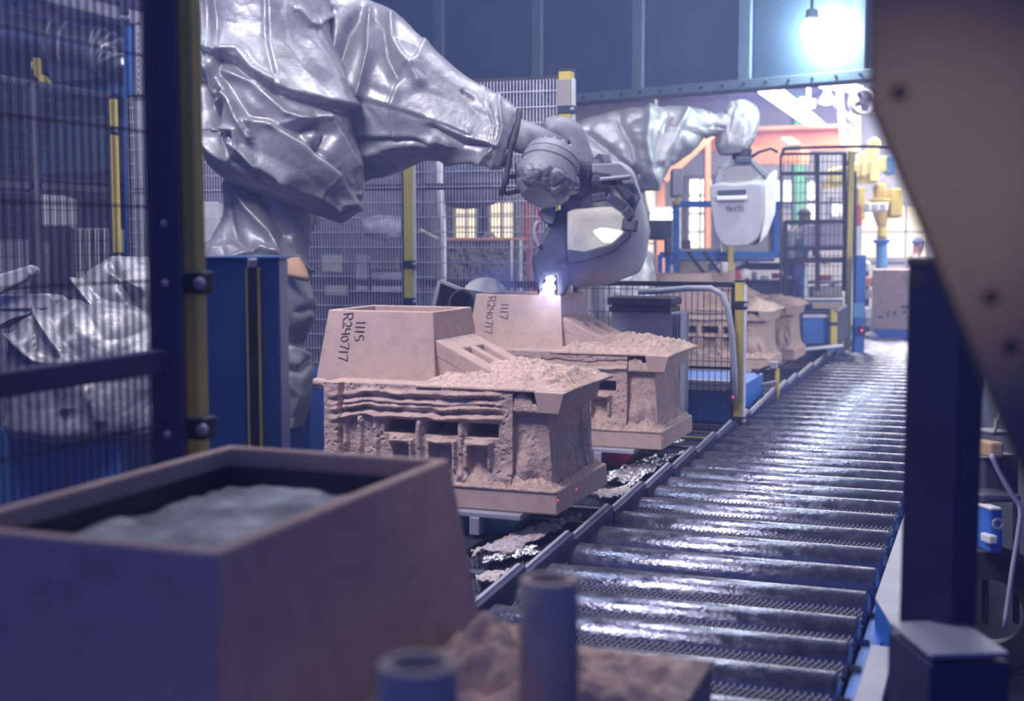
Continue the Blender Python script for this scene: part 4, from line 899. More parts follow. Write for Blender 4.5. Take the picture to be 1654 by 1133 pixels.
slab([(85, 188), (190, 186), (190, 277), (60, 283)], 12.6, .5, 'front_sheet', 'panel', gp, bevel=.01); slab([(85, 188), (60, 283), (64, 300), (190, 293), (190, 277), (60, 283)], 12.62, .4, 'lower_lip', 'dark_steel', gp)
o = slab([(60, 313), (108, 317), (108, 366), (60, 366)], 12.3, .3, 'control_box', 'white_part', None, .01); tag(o, 'bright square box behind the far fence under the grey hood', 'box')
for v in (319, 365): MB().lathe(ad(112, v, 12.28), [(.01, 0), (.014, 0), (.014, .015), (.01, .015)], 12, axis=-FW, close=True).build('ring_handle', 'rail_grey', o)
o = bx(121, 369, 192, None, 12.2, .4, 'striped_cabinet', 'white_part', None); tag(o, 'bright pale cabinet behind the far fence next to the silver wrapped robot', 'cabinet')
for k in range(9): bx(124 + k * 7.7, 371, 126.5 + k * 7.7, 438, 12.18, .04, 'groove', 'machine', o)
o = bx(-8, 387, 56, None, 12.0, .4, 'grey_cabinet', 'machine_light', None); tag(o, 'dim grey cabinet at the edge of the frame behind the far fence', 'cabinet')
o = bx(56, 387, 63, None, 11.6, .08, 'white_upright', 'white_part', None); tag(o, 'thin white upright beside the dim grey cabinet', 'post')
la = thing('lift_arm', 'pale purple lever arm with a round pivot at the edge of the frame', 'arm', ad(20, 450, 7.6))
slab([(-10, 445), (48, 428), (57, 431), (59, 440), (54, 447), (-10, 478)], 7.6, .08, 'arm', 'ladle_light', la, bevel=.015)
MB().lathe(ad(53, 437, 7.59), [(.03, 0), (.03, .03), (.02, .035)], 20, axis=-FW).build('pivot', 'machine_light', la)
slab([(-10, 476), (80, 474), (90, 484), (88, 500), (-10, 500)], 7.7, .25, 'base_block', 'machine_light', la, bevel=.012); slab([(-10, 500), (55, 500), (45, 508), (20, 514), (-10, 530)], 7.72, .2, 'torn_edge', 'rail_grey', la)
o = bx(311, 326, 352, None, 11.5, .3, 'fuse_cabinet', 'white_part', None); tag(o, 'pale box glimpsed between the fence post and the robot column', 'box')
o = bx(314, 240, 372, None, 12.2, .3, 'switch_cabinet', 'machine', None); tag(o, 'dark cabinet glimpsed left of the robot under its cover', 'cabinet')

# ------------------------------------------------------------ machinery behind the back fence
ms_ = thing('foundry_machine', 'dark moulding machine seen through the mesh behind the robot arm', 'machine', ad(600, 400, 12.5))
bx(515, 250, 652, None, 13.2, .6, 'frame', 'machine', ms_)
for a in ((520, 412, 552, 440, 'grey_slab'), (574, 412, 594, 470, 'ladle_light'), (600, 440, 655, 472, 'machine_light'), (524, 455, 560, 478, 'grey_slab'), (598, 415, 640, 436, 'scrap')): bx(*a[:4], 12.7, .3, 'housing', a[4], ms_)
cloth_loft([(585, 352, 590, 385, 12.4), (620, 345, 622, 392, 12.4), (656, 356, 655, 388, 12.4)], 'wrapped_motor', 'machine_light', ms_, 30, 50, .8, .04, 3, 2.2)
o = loft([(703, 262, 716, 262, 11.8, 1), (706, 330, 718, 330, 11.8, 1), (712, 400, 721, 400, 11.8, 1), (716, 690, 724, 690, 11.8, 1)], 'standpipe', 'white_part', None, 24, 16); tag(o, 'whitish upright pipe just behind the yellow fence post', 'pipe')
o = loft([(676, 262, 700, 262, 12.4), (680, 320, 704, 320, 12.4), (678, 400, 704, 400, 12.4), (686, 670, 708, 670, 12.4)], 'dusty_column', 'machine', None, 20, 14); tag(o, 'dusty dark column beside the whitish upright pipe', 'column')
o = MB().tube([ad(678, 372, 11.7), ad(707, 387, 11.7)], .02, 8).build('tie_bar', 'core', None); tag(o, 'short tan tie bar leaning on the whitish pipe', 'bar')
hd_ = thing('extraction_hood', 'dark sagging extraction hood above the bright far windows', 'hood', ad(770, 300, 13))
loft([(712, 292, 716, 330, 13.4), (740, 280, 745, 338, 13.4), (780, 278, 785, 334, 13.4), (820, 284, 812, 324, 13.4)], 'canopy', 'machine', hd_, 20, 20, .6); bx(715, 262, 850, 292, 13.5, .6, 'header', 'wall_dark', hd_)
sw = thing('scrap_bin', 'rough dark bin of scrap in front of the far windows', 'bin', ad(770, 430, 13))
pb = [ad(715, 388, 12.9), ad(850, 388, 12.9), ad(850, 655, 12.9), ad(715, 655, 12.9)]
def scr(s, v):
    p = (pb[0] * (1 - s) + pb[1] * s) * (1 - v) + (pb[3] * (1 - s) + pb[2] * s) * v
    return p - FW * (.06 * noise.noise(p * 9) + .04 * noise.noise(p * 25))
relief(scr, lambda s, v: (pb[0] * (1 - s) + pb[1] * s) * (1 - v) + (pb[3] * (1 - s) + pb[2] * s) * v + FW * .5, 90, 56, 'scrap_wall', 'scrap', sw)
bx(713, 384, 852, 389, 12.85, .5, 'top_edge', 'orange', sw)
for a, mm, lab in (((730, 262, 735, None), 'yellow_pale', 'thin yellow upright left of the warm far windows'), ((787, 330, 791, None), 'yellow', 'thin yellow upright between the warm far windows')):
    o = bx(*a, 14.5, .08, 'yellow_upright', mm, None); tag(o, lab, 'post')
for a, mm, lab in (((775, 325, 786, None), 'dark_steel', 'dark upright between the two warm far windows'), ((846, 315, 856, None), 'red', 'dull red upright seen through the mesh beside the ladle'), ((862, 318, 872, None), 'pink_red', 'second red upright, next to the teal one by the ladle'), ((876, 300, 884, None), 'teal', 'teal upright seen through the mesh nearest to the ladle')):
    o = bx(*a, 14.2, .1, 'upright', mm, None); tag(o, lab, 'post')
for a, lab in (((823, 388, 828, None), 'shorter white stake in front of the scrap bin'), ((838, 388, 843, None), 'white stake in front of the scrap bin nearest to the ladle')):
    o = bx(*a, 12.4, .06, 'stake', 'white_part', None); tag(o, lab, 'stake')
o = MB().tube(catmull([ad(780, 388, 13.2), ad(786, 378, 13.2), ad(796, 380, 13.2), ad(800, 388, 13.2)], 12), .02, 6).build('hoop', 'machine_light', None, smooth=True); tag(o, 'small bent hoop standing on the scrap bin', 'hoop')

# ------------------------------------------------------------ far hall at the right
def fbeam(u0, v0, u1, v1, d0, d1, w, h, name, m, lab):
    o = MB().bar(ad(u0, v0, d0), ad(u1, v1, d1), w, h).build(name, m, None); return tag(o, lab, 'beam')
ib = thing('crane_beam', 'long orange crane beam across the bright far hall', 'beam', ad(1260, 225, 22))
a, b = ad(1120, 228, 23), ad(1375, 222, 20)
MB().bar(a, b, .10, .30).build('web', 'orange', ib)
for o_ in (.17, -.17): MB().bar(a + V((0, 0, o_)), b + V((0, 0, o_)), .34, .06).build('flange', 'orange', ib)
fbeam(1205, 252, 1300, 250, 21, 20, .2, .28, 'lower_beam', 'orange', 'shorter orange beam under the crane beam above the upright ladle')
fbeam(1070, 290, 1150, 215, 21.5, 21.5, .2, .14, 'diagonal_brace', 'orange', 'orange diagonal brace behind the distant robot arm')
fbeam(1270, 228, 1284, 238, 19, 18, .16, .1, 'stub_bar', 'core', 'short pale stub under the orange crane beam')
for a, lab in (((1060, 180, 1074, None), 'orange column behind the distant robot'), ((1139, 180, 1148, None), 'thin orange column beside the tall white window')):
    o = bx(*a, 22, .2, 'orange_column', 'orange', None); tag(o, lab, 'column')
o = bx(1283, 150, 1302, None, 24, .3, 'green_column', 'green', None); tag(o, 'green steel column behind the far mesh fence', 'column')
o = bx(1378, 140, 1390, 245, 19, .2, 'pale_column', 'yellow_pale', None); tag(o, 'pale yellow hanging column below the tube lights', 'column')
tl = thing('tube_light_row', 'long row of glowing tube lights running into the far hall', 'light', ad(1290, 190, 20))
P0, P1 = az(1236, 146, 3.7), az(1352, 230, 3.7); dd = (P1 - P0)
for k in range(4):
    for s in (-.07, .07):
        a, b = P0 + dd * (k / 4 + .01), P0 + dd * ((k + 1) / 4 - .01); MB().tube([a + V((s, 0, 0)), b + V((s, 0, 0))], .035, 10).build('tube', 'tube', tl, smooth=True)
MB().hexa([P0 + V((-.16, 0, .05)), P0 + V((.16, 0, .05)), P1 + V((.16, 0, .05)), P1 + V((-.16, 0, .05))], [P0 + V((-.1, 0, .12)), P0 + V((.1, 0, .12)), P1 + V((.1, 0, .12)), P1 + V((-.1, 0, .12))]).build('reflector', 'white_part', tl)
MB().tube([P0 + dd * .5 + V((0, 0, .1)), P0 + dd * .5 + V((0, 0, 1.05))], .02, 6).build('hanger', 'white_part', tl)
for u, v, d, r, lab in ((1336, 164, 19, .13, 'bell shaped hall lamp below the housing edge'), (1330, 137, 17, .07, 'small hall lamp right under the housing edge')):
    c = ad(u, v, d); t = thing('hall_lamp', lab, 'lamp', c)
    MB().lathe(c, [(.04, .24), (.05, .12), (r * .8, .04), (r, -.02), (r * .93, -.02), (r * .7, .03), (.03, .1)], 24).build('shade', 'white_part', t, smooth=True)
    MB().lathe(c, [(.01, .03), (r * .85, 0), (r * .8, -.03), (.01, -.05)], 20).build('bulb', 'tube', t, smooth=True)
    MB().tube([c + V((0, 0, .2)), c + V((0, 0, 1.1))], .012, 6).build('drop_rod', 'white_part', t)
for u0, v0, u1, v1, d, lab in ((1292, 166, 1316, 170, 20, 'short glowing tube left of the bell lamp'), (1344, 139, 1356, 143, 18, 'first of two short glowing tubes under the housing'), (1362, 142, 1392, 150, 18, 'longer glowing tube under the housing corner'), (1030, 342, 1085, 343, 20, 'glowing tube behind the distant ladle robot, upper'), (1030, 350, 1085, 350, 20, 'glowing tube behind the distant ladle robot, lower')):
    t = thing('strip_light', lab, 'light', ad(u0, v0, d)); MB().tube([ad(u0, v0, d), ad(u1, v1, d)], .045, 10).build('tube', 'tube', t, smooth=True)
    MB().tube([(ad(u0, v0, d) + ad(u1, v1, d)) / 2 + V((0, 0, .07)), (ad(u0, v0, d) + ad(u1, v1, d)) / 2 + V((0, 0, 4.66 - ad(u0, v0, d).z))], .012, 6).build('hanger', 'white_part', t); MB().bar(ad(u0, v0, d) + V((0, 0, .06)), ad(u1, v1, d) + V((0, 0, .06)), .14, .04).build('batten', 'white_part', t)
o = MB().tube([ad(1340, 160, 18.5), ad(1385, 205, 18.5)], .04, 8).build('roof_pipe', 'machine_light', None); tag(o, 'grey slanting roof pipe beside the bell lamp', 'pipe')
o = MB().tube([ad(1354, 120, 19.3), ad(1357, 165, 19.3), ad(1364, 240, 19.3)], .05, 8).build('hanging_tube', 'white_part', None); tag(o, 'white hanging tube right of the tube light row', 'pipe')
vt = thing('roof_fan', 'round grey roof fan near the edge of the slanted plate', 'fan', ad(1393, 165, 17.5))
MB().lathe(ad(1393, 165, 17.5), [(.17, -.1), (.19, .0), (.17, .1), (.14, .1), (.14, -.1)], 28, axis=FW, close=True).build('ring', 'machine_light', vt, smooth=False)
for k in range(4):
    r_ = RT * math.cos(k * 1.57 + .4) + UP * math.sin(k * 1.57 + .4); MB().bar(ad(1393, 165, 17.5), ad(1393, 165, 17.5) + r_ * .15, .07, .015, upv=FW).build('blade', 'machine', vt)
MB().lathe(ad(1393, 165, 17.45), [(.04, -.04), (.05, 0), (.03, .04)], 16, axis=FW).build('hub', 'rubber', vt)

# blue framed screen
bs = thing('blue_framed_screen', 'blue steel framed screen standing behind the upright ladle', 'screen', ad(1170, 420, 14))
DS = 14.6
def pf(L, w, nm, m, th=.08, d=DS):
    for a, b in L: MB().bar(ad(*a, d), ad(*b, d), th, w, upv=UP if abs(a[1] - b[1]) < abs(a[0] - b[0]) else RT).build(nm, m, bs)
pf([((1088, 330), (1258, 330)), ((1066, 412), (1258, 412)), ((1092, 326), (1092, 416)), ((1253, 326), (1253, 416))], .062, 'frame_bar', 'blue')
pf([((1098, 404), (1164, 404))], .035, 'sill', 'grey_box')
bx(1168, 334, 1250, 408, DS + .03, .04, 'pane', 'grey_pane', bs)
bx(1098, 334, 1168, 402, DS + .03, .015, 'clear_pane', 'acrylic', bs)
bx(1103, 388, 1116, 402, DS - .05, .1, 'switch_box', 'machine', bs)
pf([((1066, 412), (1066, 450)), ((1078, 412), (1078, 450)), ((1092, 416), (1092, 450)), ((1073, 408), (1085, 428))], .05, 'leg', 'blue')
pf([((1085, 420), (1250, 420))], .03, 'lower_rail', 'blue_dark')
o = bx(1086, 272, 1103, 316, 14.45, .2, 'junction_box', 'machine_light', None); tag(o, 'grey junction box on the frame behind the distant robot', 'box')
MB().bar(ad(1094, 315, 14.55), ad(1094, 331, 14.55), .05).build('bracket', 'yellow', o)
o = bx(1040, 355, 1086, 385, 16, .3, 'dark_panel_box', 'machine', None); tag(o, 'dark panel below the glowing tubes behind the ladle', 'panel')
o = bx(1076, 384, 1086, 410, 14.2, .2, 'wall_box', 'machine', None); tag(o, 'small dark box left of the blue framed screen', 'box')
for L, lab in ((((1111, 407), (1140, 446)), 'longer dark strut leaning under the blue framed screen'), (((1136, 407), (1162, 440)), 'shorter dark strut leaning under the blue framed screen')):
    o = MB().bar(ad(*L[0], 13.5), ad(*L[1], 13.5), .035).build('strut', 'dark_steel', None); tag(o, lab, 'strut')
o = bx(1176, 398, 1185, None, 14.4, .1, 'yellow_post', 'yellow', None, .005); tag(o, 'yellow post directly under the upright ladle', 'post')
o = bx(1146, 425, 1158, None, 15.2, .1, 'cyan_board', 'blue_light', None); tag(o, 'bright blue board behind the yellow post', 'board')
o = bx(1098, 422, 1146, None, 16, .3, 'timber_crate', 'core', None); tag(o, 'pale timber crate under the blue framed screen', 'crate')
o = loft([(1163, 424, 1176, 424, 13.9, 1), (1163, 446, 1176, 446, 13.9, 1)], 'white_canister', 'white_part', None, 6, 16); tag(o, 'white canister left of the yellow post', 'canister')
o = loft([(1187, 436, 1195, 436, 13.8, 1), (1186, 450, 1197, 450, 13.8, 1)], 'red_cup', 'pink_red', None, 6, 16); tag(o, 'dark red cup right of the yellow post', 'cup')
o = loft([(1202, 434, 1206, 434, 13.8, 1), (1193, 440, 1213, 440, 13.8, 1), (1196, 450, 1210, 450, 13.8, 1)], 'white_basin', 'white_part', None, 10, 20); tag(o, 'small white basin between the red cup and the parts table', 'basin')

# far mesh fence with dark frame, cart, worker
ff = thing('mesh_fence', 'dark framed far mesh fence with a tall yellow post beside the conveyor end', 'fence', ad(1320, 480, 15.5))
DF = 15.2
def fb_(L, w, m='black_frame', nm='frame_bar', d=DF):
    for a, b in L: MB().bar(ad(*a, d), ad(*b, d), .05, w, upv=UP if abs(a[1] - b[1]) < abs(a[0] - b[0]) else RT).build(nm, m, ff)
fb_([((1268, 359), (1362, 358)), ((1268, 402), (1362, 401))], .045); fb_([((1262, 281), (1364, 280))], .035); fb_([((1262, 421), (1362, 420))], .06); fb_([((1262, 327), (1364, 327))], .015, 'machine_light')
fb_([((1320, 248), (1320, 470)), ((1364, 248), (1364, 470)), ((1268, 358), (1268, 480))], .045); fb_([((1261, 250), (1261, 480))], .02, 'machine'); fb_([((1262, 249), (1366, 248))], .025)
MB().tube(catmull([ad(u, v, DF) for u, v in ((1262, 252), (1266, 243), (1275, 240), (1370, 237), (1470, 238))], 20), .02, 6).build('top_wire', 'machine', ff)
a, b = ad(1262, 480, DF - .03), ad(1366, 480, DF - .03); tz = ad(1300, 249, DF).z
wire_mesh((a.x, a.y, 0), (b - a), (b - a).length, a.z, tz, .05, .12, .005, 'wire_mesh', 'wire_dark', ff)
p = ad(1370, 480, DF); q = ad(1370, 246, DF)
o = MB().box((p.x, p.y, q.z / 2), (.065, .065, q.z), YAW).build('post', 'yellow', ff, bevel=.004)
for v in (264, 403): c = ad(1370, v, DF); MB().box(tuple(c), (.08, .08, .05), YAW).build('bracket', 'machine', o)
o = bx(1379, 276, 1384, None, 15.8, .06, 'dark_upright', 'dark_steel', None); tag(o, 'slim dark upright between the yellow post and the yellow manipulator', 'post')
o = bx(1385, 330, 1392, 364, 17.5, .1, 'red_plate', 'red', None); tag(o, 'small red plate behind the slim dark upright', 'plate')
gc2 = thing('guard_column', 'blue guard column at the far end of the conveyor', 'column', ad(1386, 540, 15))
p = ad(1386, 545, 15); q = ad(1386, 412, 15); MB().box((p.x, p.y, q.z / 2), (.115, .12, q.z), YAW).build('housing', 'blue', gc2, bevel=.006)
MB().box((p.x, p.y - .07, ad(1386, 501, 15).z), (.12, .05, .17), YAW).build('lower_cover', 'blue_light', gc2, bevel=.006)
c = ad(1392, 534, 14.8); MB().box(tuple(c), (.07, .07, .12), YAW).build('sensor', 'black_frame', gc2, bevel=.006); MB().lathe(ad(1392, 534, 14.7), [(.014, 0), (.01, .01)], 10, axis=-FW).build('indicator', 'laser_dot', gc2)
# low far gate
lg = thing('low_guard', 'low blue panelled guard with a short yellow post behind the sand molds', 'guard', ad(1320, 550, 14.4))
bx(1296, 506, 1341, 556, 14.4, .04, 'panel', 'blue', lg); bx(1294, 503, 1343, 507, 14.38, .06, 'top_rail', 'black_frame', lg); bx(1296, 508, 1340, 514, 14.37, .03, 'mesh_strip', 'wire', lg)
bx(1342, 500, 1353, 558, 14.3, .08, 'post', 'yellow', lg, .004); bx(1341, 521, 1354, 526, 14.28, .1, 'bracket', 'dark_steel', lg)
slab([(1354, 501), (1369, 493), (1369, 545), (1354, 560)], 14.3, .05, 'angled_panel', 'machine', lg); slab([(1352, 501), (1369, 492), (1369, 495), (1354, 504)], 14.25, .06, 'panel_trim', 'rail_grey', lg)
o = slab([(1300, 562), (1362, 556), (1362, 560), (1300, 567)], 13.9, .2, 'white_ledge', 'white_part', None); tag(o, 'white ledge in front of the low blue guard', 'ledge')
o = bx(1272, 484, 1362, None, 14.9, .5, 'blue_bench', 'blue_dark', None); tag(o, 'blue bench behind the low guard', 'bench')
o = MB().bar(ad(1310, 494, 14.7), ad(1358, 493, 14.7), .15, .06).build('wood_strip', 'core', None); tag(o, 'light wooden strip lying on the blue bench', 'strip')
pt_ = thing('parts_table', 'cluttered dark parts table behind the far mesh fence', 'table', ad(1280, 440, 16.2))
bx(1205, 424, 1290, 430, 16, .8, 'shelf', 'dark_steel', pt_); bx(1205, 452, 1290, 456, 16, .8, 'shelf', 'machine', pt_); bx(1205, 420, 1210, 500, 16, .1, 'leg', 'dark_steel', pt_); bx(1278, 420, 1283, 500, 16, .1, 'leg', 'dark_steel', pt_); bx(1212, 456, 1277, 498, 16.1, .4, 'drawer_block', 'machine', pt_)
random.seed(21)
for k, (u, v, w, h, mm, nm, lab) in enumerate([(1214, 440, 10, 12, 'machine_light', 'grey_tin', 'grey tin at the near end of the parts table'), (1228, 446, 14, 6, 'white_part', 'white_tray', 'white tray on the parts table'), (1246, 442, 15, 8, 'red', 'red_part', 'red machine part on the parts table'), (1262, 445, 8, 7, 'machine_light', 'steel_block', 'little steel block beside the red part'), (1270, 446, 9, 4, 'white_part', 'white_dish', 'white dish at the end of the parts table')]):
    o = loft([(u, v, u + w, v, 15.9, .8), (u + .5, v + h * .5, u + w - .5, v + h * .5, 15.9, .8), (u, v + h, u + w, v + h, 15.9, .8)], nm, mm, None, 6, 12, smooth=False); tag(o, lab, 'part', 'clutter on the parts table')
for k, (u0, v0, u1, v1, mm, nm, lab) in enumerate([(1314, 462, 1360, 480, 'core', 'tan_crate', 'long tan crate under the far mesh fence'), (1312, 452, 1362, 457, 'rail_grey', 'steel_tray', 'steel tray above the long tan crate'), (1326, 444, 1344, 452, 'red', 'red_tool', 'red tool lying on the steel tray'), (1348, 458, 1358, 464, 'white_part', 'white_box', 'tiny white box at the end of the steel tray'), (1274, 372, 1294, 420, 'grey_pane', 'grey_screen', 'pale screen panel behind the worker'), (1297, 364, 1318, 400, 'machine_light', 'mesh_cabinet', 'light cabinet behind the upper fence square'), (1325, 362, 1360, 398, 'machine_light', 'locker', 'light locker behind the far fence beside the yellow post'), (1283, 385, 1296, 418, 'blue_dark', 'blue_unit', 'small blue unit in front of the pale screen panel')]):
    o = bx(u0, v0, u1, v1, 16.6, .3, nm, mm, None); tag(o, lab, 'box')
for k, (u, v, r, mm, nm, lab) in enumerate([(1397, 430, .07, 'white_part', 'white_reel', 'white reel beside the far blue column'), (1400, 455, .07, 'orange', 'orange_canister', 'orange canister beside the far sand block'), (1400, 475, .06, 'core', 'tan_jar', 'tan jar below the orange canister'), (1398, 505, .08, 'white_part', 'white_tub', 'white tub beside the far blue column'), (1401, 520, .06, 'machine_light', 'grey_tub', 'grey tub under the white tub')]):
    o = MB().lathe(ad(u, v, 17), [(.02, -r), (r, -r * .9), (r, r * .6), (r * .6, r), (.02, r)], 14).build(nm, mm, None, smooth=False); tag(o, lab, 'container')
o = bx(1392, 435, 1404, None, 17.3, .3, 'stand', 'machine', None); tag(o, 'dark stand behind the far blue column carrying small containers', 'stand')

# yellow manipulator
ym = thing('yellow_manipulator', 'yellow lifting manipulator on a blue round pedestal at the conveyor end', 'manipulator', ad(1425, 440, 18))
DY = 17.6
loft([(1415, 392, 1433, 392, DY, 1), (1415, 440, 1433, 440, DY, 1), (1414, 520, 1434, 520, DY, 1)], 'pedestal', 'blue_light', ym, 8, 24)
loft([(1411, 388, 1437, 388, DY, 1), (1411, 392, 1437, 392, DY, 1)], 'pedestal_flange', 'blue', ym, 4, 24, smooth=False)
loft([(1418, 365, 1431, 365, DY, 1), (1416, 386, 1433, 386, DY, 1)], 'collar', 'yellow', ym, 6, 20)
for a, mm, nm in (((1405, 236, 1420, 294, 'yellow_pale'), 0, 'upper_cylinder'), ((1386, 303, 1398, 354, 'yellow'), 0, 'side_plate'), ((1417, 296, 1431, 326, 'yellow'), 0, 'neck'), ((1438, 304, 1459, 350, 'yellow'), 0, 'side_plate'), ((1391, 246, 1398, 286, 'yellow_pale'), 0, 'guide'), ((1434, 250, 1448, 280, 'blue_light'), 0, 'blue_motor')):
    bx(*a[:4], DY - .1, .25, nm, a[4], ym, .02)
for u in (1402, 1416, 1428): loft([(u - 6, 328, u + 6, 328, DY - .25, 1), (u - 6, 342, u + 6, 342, DY - .25, 1)], 'valve', 'white_part', ym, 6, 16)
loft([(1404, 322, 1440, 322, DY, 1), (1410, 345, 1434, 345, DY, 1), (1417, 366, 1432, 366, DY, 1)], 'hub', 'yellow', ym, 12, 24)
MB().bar(ad(1340, 286, DY), ad(1440, 262, DY), .16, .2).build('boom', 'yellow_pale', ym, bevel=.02); MB().bar(ad(1330, 298, DY), ad(1410, 288, DY), .1, .12).build('boom_rod', 'yellow', ym)
MB().lathe(ad(1413, 232, DY), [(.02, -.06), (.09, -.06), (.09, .04), (.02, .08)], 16).build('cap', 'yellow_pale', ym)
MB().bar(ad(1425, 286, DY - .2), ad(1446, 302, DY - .2), .05, .08).build('arm_cover', 'white_part', ym)

# far sand block on the conveyor end
fz = az(1408, 540, .50)
sb = thing('sand_block', 'tall plain brown sand block with dark smudges at the far end of the rollers', 'block', (fz.x + .25, fz.y + .3, .45))
z1 = ay(1408, 436, fz.y).z; z0 = ay(1408, 531, fz.y).z; x0 = ay(1408, 500, fz.y).x
def blk(s, v):
    x = x0 + .9 * s; z = z0 + (z1 - z0) * v; return V((x, fz.y - .02 + .004 * noise.noise(V((x * 20, z * 20, 3))) + .012 * math.exp(-((v - .55) / .02) ** 2), z))
relief(blk, lambda s, v: V((x0 + .9 * s, fz.y + .6, z0 + (z1 - z0) * v)), 30, 30, 'body', 'sand', sb)
for u, v, w, h in ((1456, 494, 14, 4), (1419, 511, 6, 3), (1433, 503, 2, 9), (1444, 503, 3, 6), (1458, 503, 7, 3)):
    c = ay(u, v, fz.y - .028); e = ay(u + w, v + h, fz.y - .028); MB().b2((c.x, fz.y - .034, e.z), (e.x, fz.y - .02, c.z)).build('dark_smudge', 'dark_shirt', sb)
MB().b2((x0 + .03, fz.y - .01, .452), (x0 + .9, fz.y + .58, z0)).build('base_tray', 'blue', sb)
o = MB().lathe(az(1410, 543, .47), [(.01, 0), (.12, 0), (.1, .04), (.01, .05)], 16).build('white_pad', 'white_part', None); tag(o, 'white pad lying on the last rollers before the far sand block', 'pad')

# ------------------------------------------------------------ people
def person(label, base, yaw, J, zones, cap=None):
    """one continuous skinned body; joint table name: (parent, x, y, z, radius); zones paint the cloth by height or by limb"""
    names = list(J); vs = [J[n][1:4] for n in names]; es = [(names.index(J[n][0]), i) for i, n in enumerate(names) if J[n][0]]
    me = bpy.data.meshes.new('body'); me.from_pydata(vs, es, []); o = bpy.data.objects.new('body', me); COL.objects.link(o)
    sk = o.modifiers.new('skin', 'SKIN'); sk.use_smooth_shade = True; o.modifiers.new('sub', 'SUBSURF').levels = 2
    for i, n in enumerate(names): r = J[n][4]; me.skin_vertices[0].data[i].radius = (r, r * (.8 if n in ('chest', 'waist', 'hip') else 1)); me.skin_vertices[0].data[i].use_root = (i == 0)
    bpy.context.view_layer.update()
    ev = o.evaluated_get(bpy.context.evaluated_depsgraph_get()); m2 = bpy.data.meshes.new_from_object(ev)
    o.modifiers.clear(); o.data = m2; m2.materials.clear()
    mats = ['skin', 'dark_shirt', 'jeans', 'rubber', 'grey_shirt', 'hair']
    for q in mats: m2.materials.append(M[q])
    for p in m2.polygons: p.use_smooth = True; p.material_index = mats.index(zones(p.center))
    t = thing('person', label, 'person', base); t.rotation_euler = (0, 0, yaw); t.matrix_world = Matrix.Translation(V(base)) @ Matrix.Rotation(yaw, 4, 'Z')
    o.parent = t
    hz = J['head'][3]; hx, hy = J['head'][1:3]
    def sub(mb, nm, m, sm=True):
        q = mb.build(nm, m, None, smooth=sm); q.parent = t; return q
    for s in (-1, 1):
        sub(MB().lathe((hx + .034 * s, hy - .098, hz + .01), [(.002, -.008), (.012, 0), (.002, .008)], 10, axis=(0, 1, 0)), 'eye', 'rubber')
        sub(MB().lathe((hx + .088 * s, hy, hz), [(.004, -.03), (.018, 0), (.004, .03)], 10), 'ear', 'skin')
    sub(MB().add([(hx - .014, hy - .095, hz - .03), (hx + .014, hy - .095, hz - .03), (hx, hy - .125, hz - .028), (hx, hy - .098, hz + .015)], [(0, 1, 2), (0, 2, 3), (1, 3, 2), (0, 3, 1)]), 'nose', 'skin', False)
    sub(MB().box((hx, hy - .094, hz - .055), (.045, .01, .008)), 'mouth', 'pink_red', False)
    hairp = [(.094 * math.cos(a) + .002, .03 + .095 * math.sin(a)) for a in np.linspace(0, 1.5, 7)]
    sub(MB().lathe((hx, hy + .012, hz), hairp, 20), 'cap' if cap else 'hair', cap or 'hair')
    if cap: sub(MB().hexa([(hx - .075, hy - .19, hz + .035), (hx + .075, hy - .19, hz + .035), (hx + .085, hy - .06, hz + .05), (hx - .085, hy - .06, hz + .05)], [(hx - .07, hy - .185, hz + .045), (hx + .07, hy - .185, hz + .045), (hx + .08, hy - .06, hz + .065), (hx - .08, hy - .06, hz + .065)]), 'cap_peak', cap, False)
    return t
def joints(reach=.25, bend=.05):
    J = {'hip': ('', 0, 0, .95, .15), 'waist': ('hip', 0, -bend * .3, 1.1, .14), 'chest': ('waist', 0, -bend, 1.33, .165), 'neck': ('chest', 0, -bend * 1.3, 1.50, .06), 'head0': ('neck', 0, -bend * 1.5, 1.56, .07), 'head': ('head0', 0, -bend * 1.7 - .01, 1.64, .092), 'head2': ('head', 0, -bend * 1.7, 1.71, .075)}
    for s, n in ((-1, 'l'), (1, 'r')):
        J.update({n + 'thigh': ('hip', .10 * s, 0, .86, .09), n + 'knee': (n + 'thigh', .11 * s, -.02, .50, .062), n + 'ankle': (n + 'knee', .11 * s, .02, .10, .045), n + 'toe': (n + 'ankle', .12 * s, -.13, .04, .04),
                  n + 'sh': ('chest', .19 * s, -bend, 1.42, .07), n + 'elbow': (n + 'sh', .25 * s, -bend - .05, 1.14, .048), n + 'wrist': (n + 'elbow', .2 * s, -bend - reach, 1.05, .032), n + 'palm': (n + 'wrist', .19 * s, -bend - reach - .07, 1.05, .034)})
        for k, (dx, ln) in enumerate(((-.03, .06), (-.01, .075), (.01, .07), (.03, .055))):
            J[n + 'f%d' % k] = (n + 'palm', .19 * s + dx, -bend - reach - .12, 1.045, .010); J[n + 'g%d' % k] = (n + 'f%d' % k, .19 * s + dx, -bend - reach - .12 - ln * .6, 1.02, .009)
        J[n + 'th'] = (n + 'wrist', .19 * s - .05 * s, -bend - reach - .06, 1.06, .010)
    return J
p = ad(1283, 347, 17.5)
base = V((p.x, p.y, 0)); hh = 1.72
def zoneA(c): return 'rubber' if c.z < .09 else 'jeans' if c.z < .98 else 'skin' if (c.z > 1.49 or c.y < -.33) else 'dark_shirt'
ped = p.z - 1.68
o = MB().b2((base.x - .5, base.y - .45, 0), (base.x + .5, base.y + .4, ped)).build('platform', 'dark_steel', None); tag(o, 'low dark platform the worker in blue trousers stands on', 'platform')
person('worker in dark shirt and blue trousers standing behind the far mesh fence', (base.x, base.y, ped), YAW + .5, joints(.22, .12), zoneA)
p = ad(1468, 400, 18.6); base = V((p.x, p.y, p.z - 1.68))
